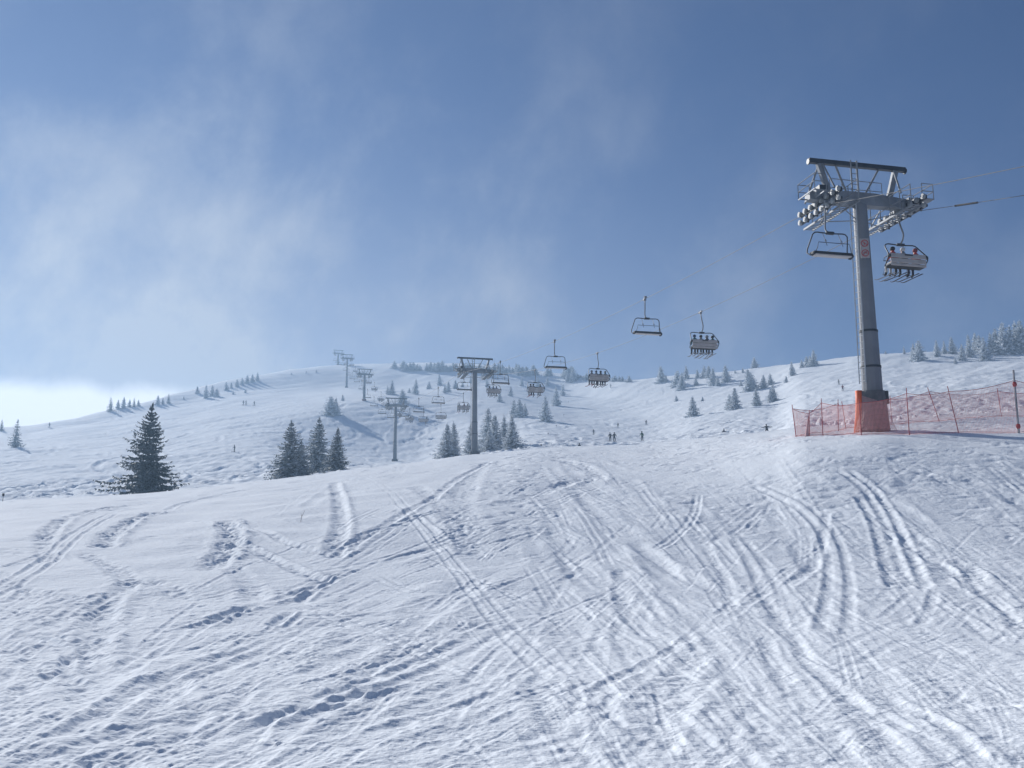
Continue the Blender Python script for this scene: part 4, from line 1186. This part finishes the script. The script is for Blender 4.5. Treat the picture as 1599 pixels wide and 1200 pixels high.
tc = nt.nodes.new('ShaderNodeTexCoord'); sx = nt.nodes.new('ShaderNodeSeparateXYZ'); nt.links.new(tc.outputs['Generated'], sx.inputs[0])
dx_, dy_, dz_ = sx.outputs
az_s = math_('DIVIDE', dx_, math_('MAXIMUM', dy_, .05))          # tan of the bearing
cb = nt.nodes.new('ShaderNodeCombineXYZ')
nt.links.new(math_('SUBTRACT', dx_, math_('MULTIPLY', dz_, .15)), cb.inputs[0]); nt.links.new(dy_, cb.inputs[1]); nt.links.new(math_('MULTIPLY', dz_, .85), cb.inputs[2])
def noise(scale, detail, rough, dist):
    n = nt.nodes.new('ShaderNodeTexNoise'); n.inputs['Scale'].default_value = scale; n.inputs['Detail'].default_value = detail; n.inputs['Roughness'].default_value = rough; n.inputs['Distortion'].default_value = dist
    nt.links.new(cb.outputs[0], n.inputs['Vector']); return n.outputs['Fac']
n1 = noise(7.5, 9, .58, .12); n2 = noise(3.0, 3, .5, .1); n3 = noise(17, 6, .6, .6)
left = smooth(az_s, .50, -.45)
low = smooth(dz_, .56, .16)
wisp = math_('ADD', math_('MULTIPLY', n1, .75), math_('MULTIPLY', n2, .45))
wisp = math_('ADD', wisp, math_('MULTIPLY', math_('SUBTRACT', n3, .5), .12))
wisp = smooth(wisp, .50, .86)
msk = math_('MULTIPLY', math_('ADD', math_('MULTIPLY', left, .75), .25), math_('ADD', math_('MULTIPLY', low, .74), .26))
veil = math_('MULTIPLY', math_('MULTIPLY', low, low), math_('ADD', math_('MULTIPLY', left, .55), .08))
cl_f = math_('MINIMUM', math_('ADD', math_('MULTIPLY', math_('MULTIPLY', wisp, msk), CLOUD), math_('ADD', veil, math_('MULTIPLY', left, .06))), 1.0)
edge = math_('ADD', dz_, math_('MULTIPLY', math_('SUBTRACT', n3, .5), .022))
bank_f = math_('MULTIPLY', smooth(edge, .179, .160), smooth(az_s, -.22, -.38))
mix1 = nt.nodes.new('ShaderNodeMix'); mix1.data_type = 'RGBA'; nt.links.new(cl_f, mix1.inputs['Factor']); tint = nt.nodes.new('ShaderNodeMix'); tint.data_type = 'RGBA'; tint.blend_type = 'MULTIPLY'; tint.inputs['Factor'].default_value = 1.0; nt.links.new(sky.outputs[0], tint.inputs['A']); tint.inputs['B'].default_value = (.66, .89, 1.18, 1); nt.links.new(tint.outputs['Result'], mix1.inputs['A']); mix1.inputs['B'].default_value = (8.2 * CB, 8.8 * CB, 10.0 * CB, 1)
mix2 = nt.nodes.new('ShaderNodeMix'); mix2.data_type = 'RGBA'; nt.links.new(bank_f, mix2.inputs['Factor']); nt.links.new(mix1.outputs['Result'], mix2.inputs['A']); mix2.inputs['B'].default_value = (24, 24.3, 24.8, 1)
nt.links.new(mix2.outputs['Result'], bg.inputs['Color'])

sv = Vector((math.sin(SUN_AZ) * math.cos(SUN_EL), math.cos(SUN_AZ) * math.cos(SUN_EL), math.sin(SUN_EL)))
ld = bpy.data.lights.new('sun', 'SUN'); ld.energy = 5.0; ld.angle = math.radians(.5); ld.color = (1, .97, .93)
lo = bpy.data.objects.new('sun', ld); COL.objects.link(lo); lo.rotation_euler = (-sv).to_track_quat('-Z', 'Y').to_euler(); lo.location = sv * 50 + Vector((0, 0, 60))

# ------------------------------------------------------------------ camera
cd = bpy.data.cameras.new('camera'); co = bpy.data.objects.new('camera', cd); COL.objects.link(co)
cd.sensor_width = 36; cd.lens = 36 * F; cd.clip_start = .1; cd.clip_end = 4000
co.location = (0, 0, 0); co.rotation_euler = (PI / 2 + PITCH, 0, 0)
S.camera = co
S.view_settings.view_transform = 'Standard'; S.view_settings.look = 'None'; S.view_settings.gamma = 1; S.view_settings.exposure = 0.08
S.cycles.max_bounces = 6; S.cycles.diffuse_bounces = 4; S.cycles.transparent_max_bounces = 24; S.cycles.volume_bounces = 0
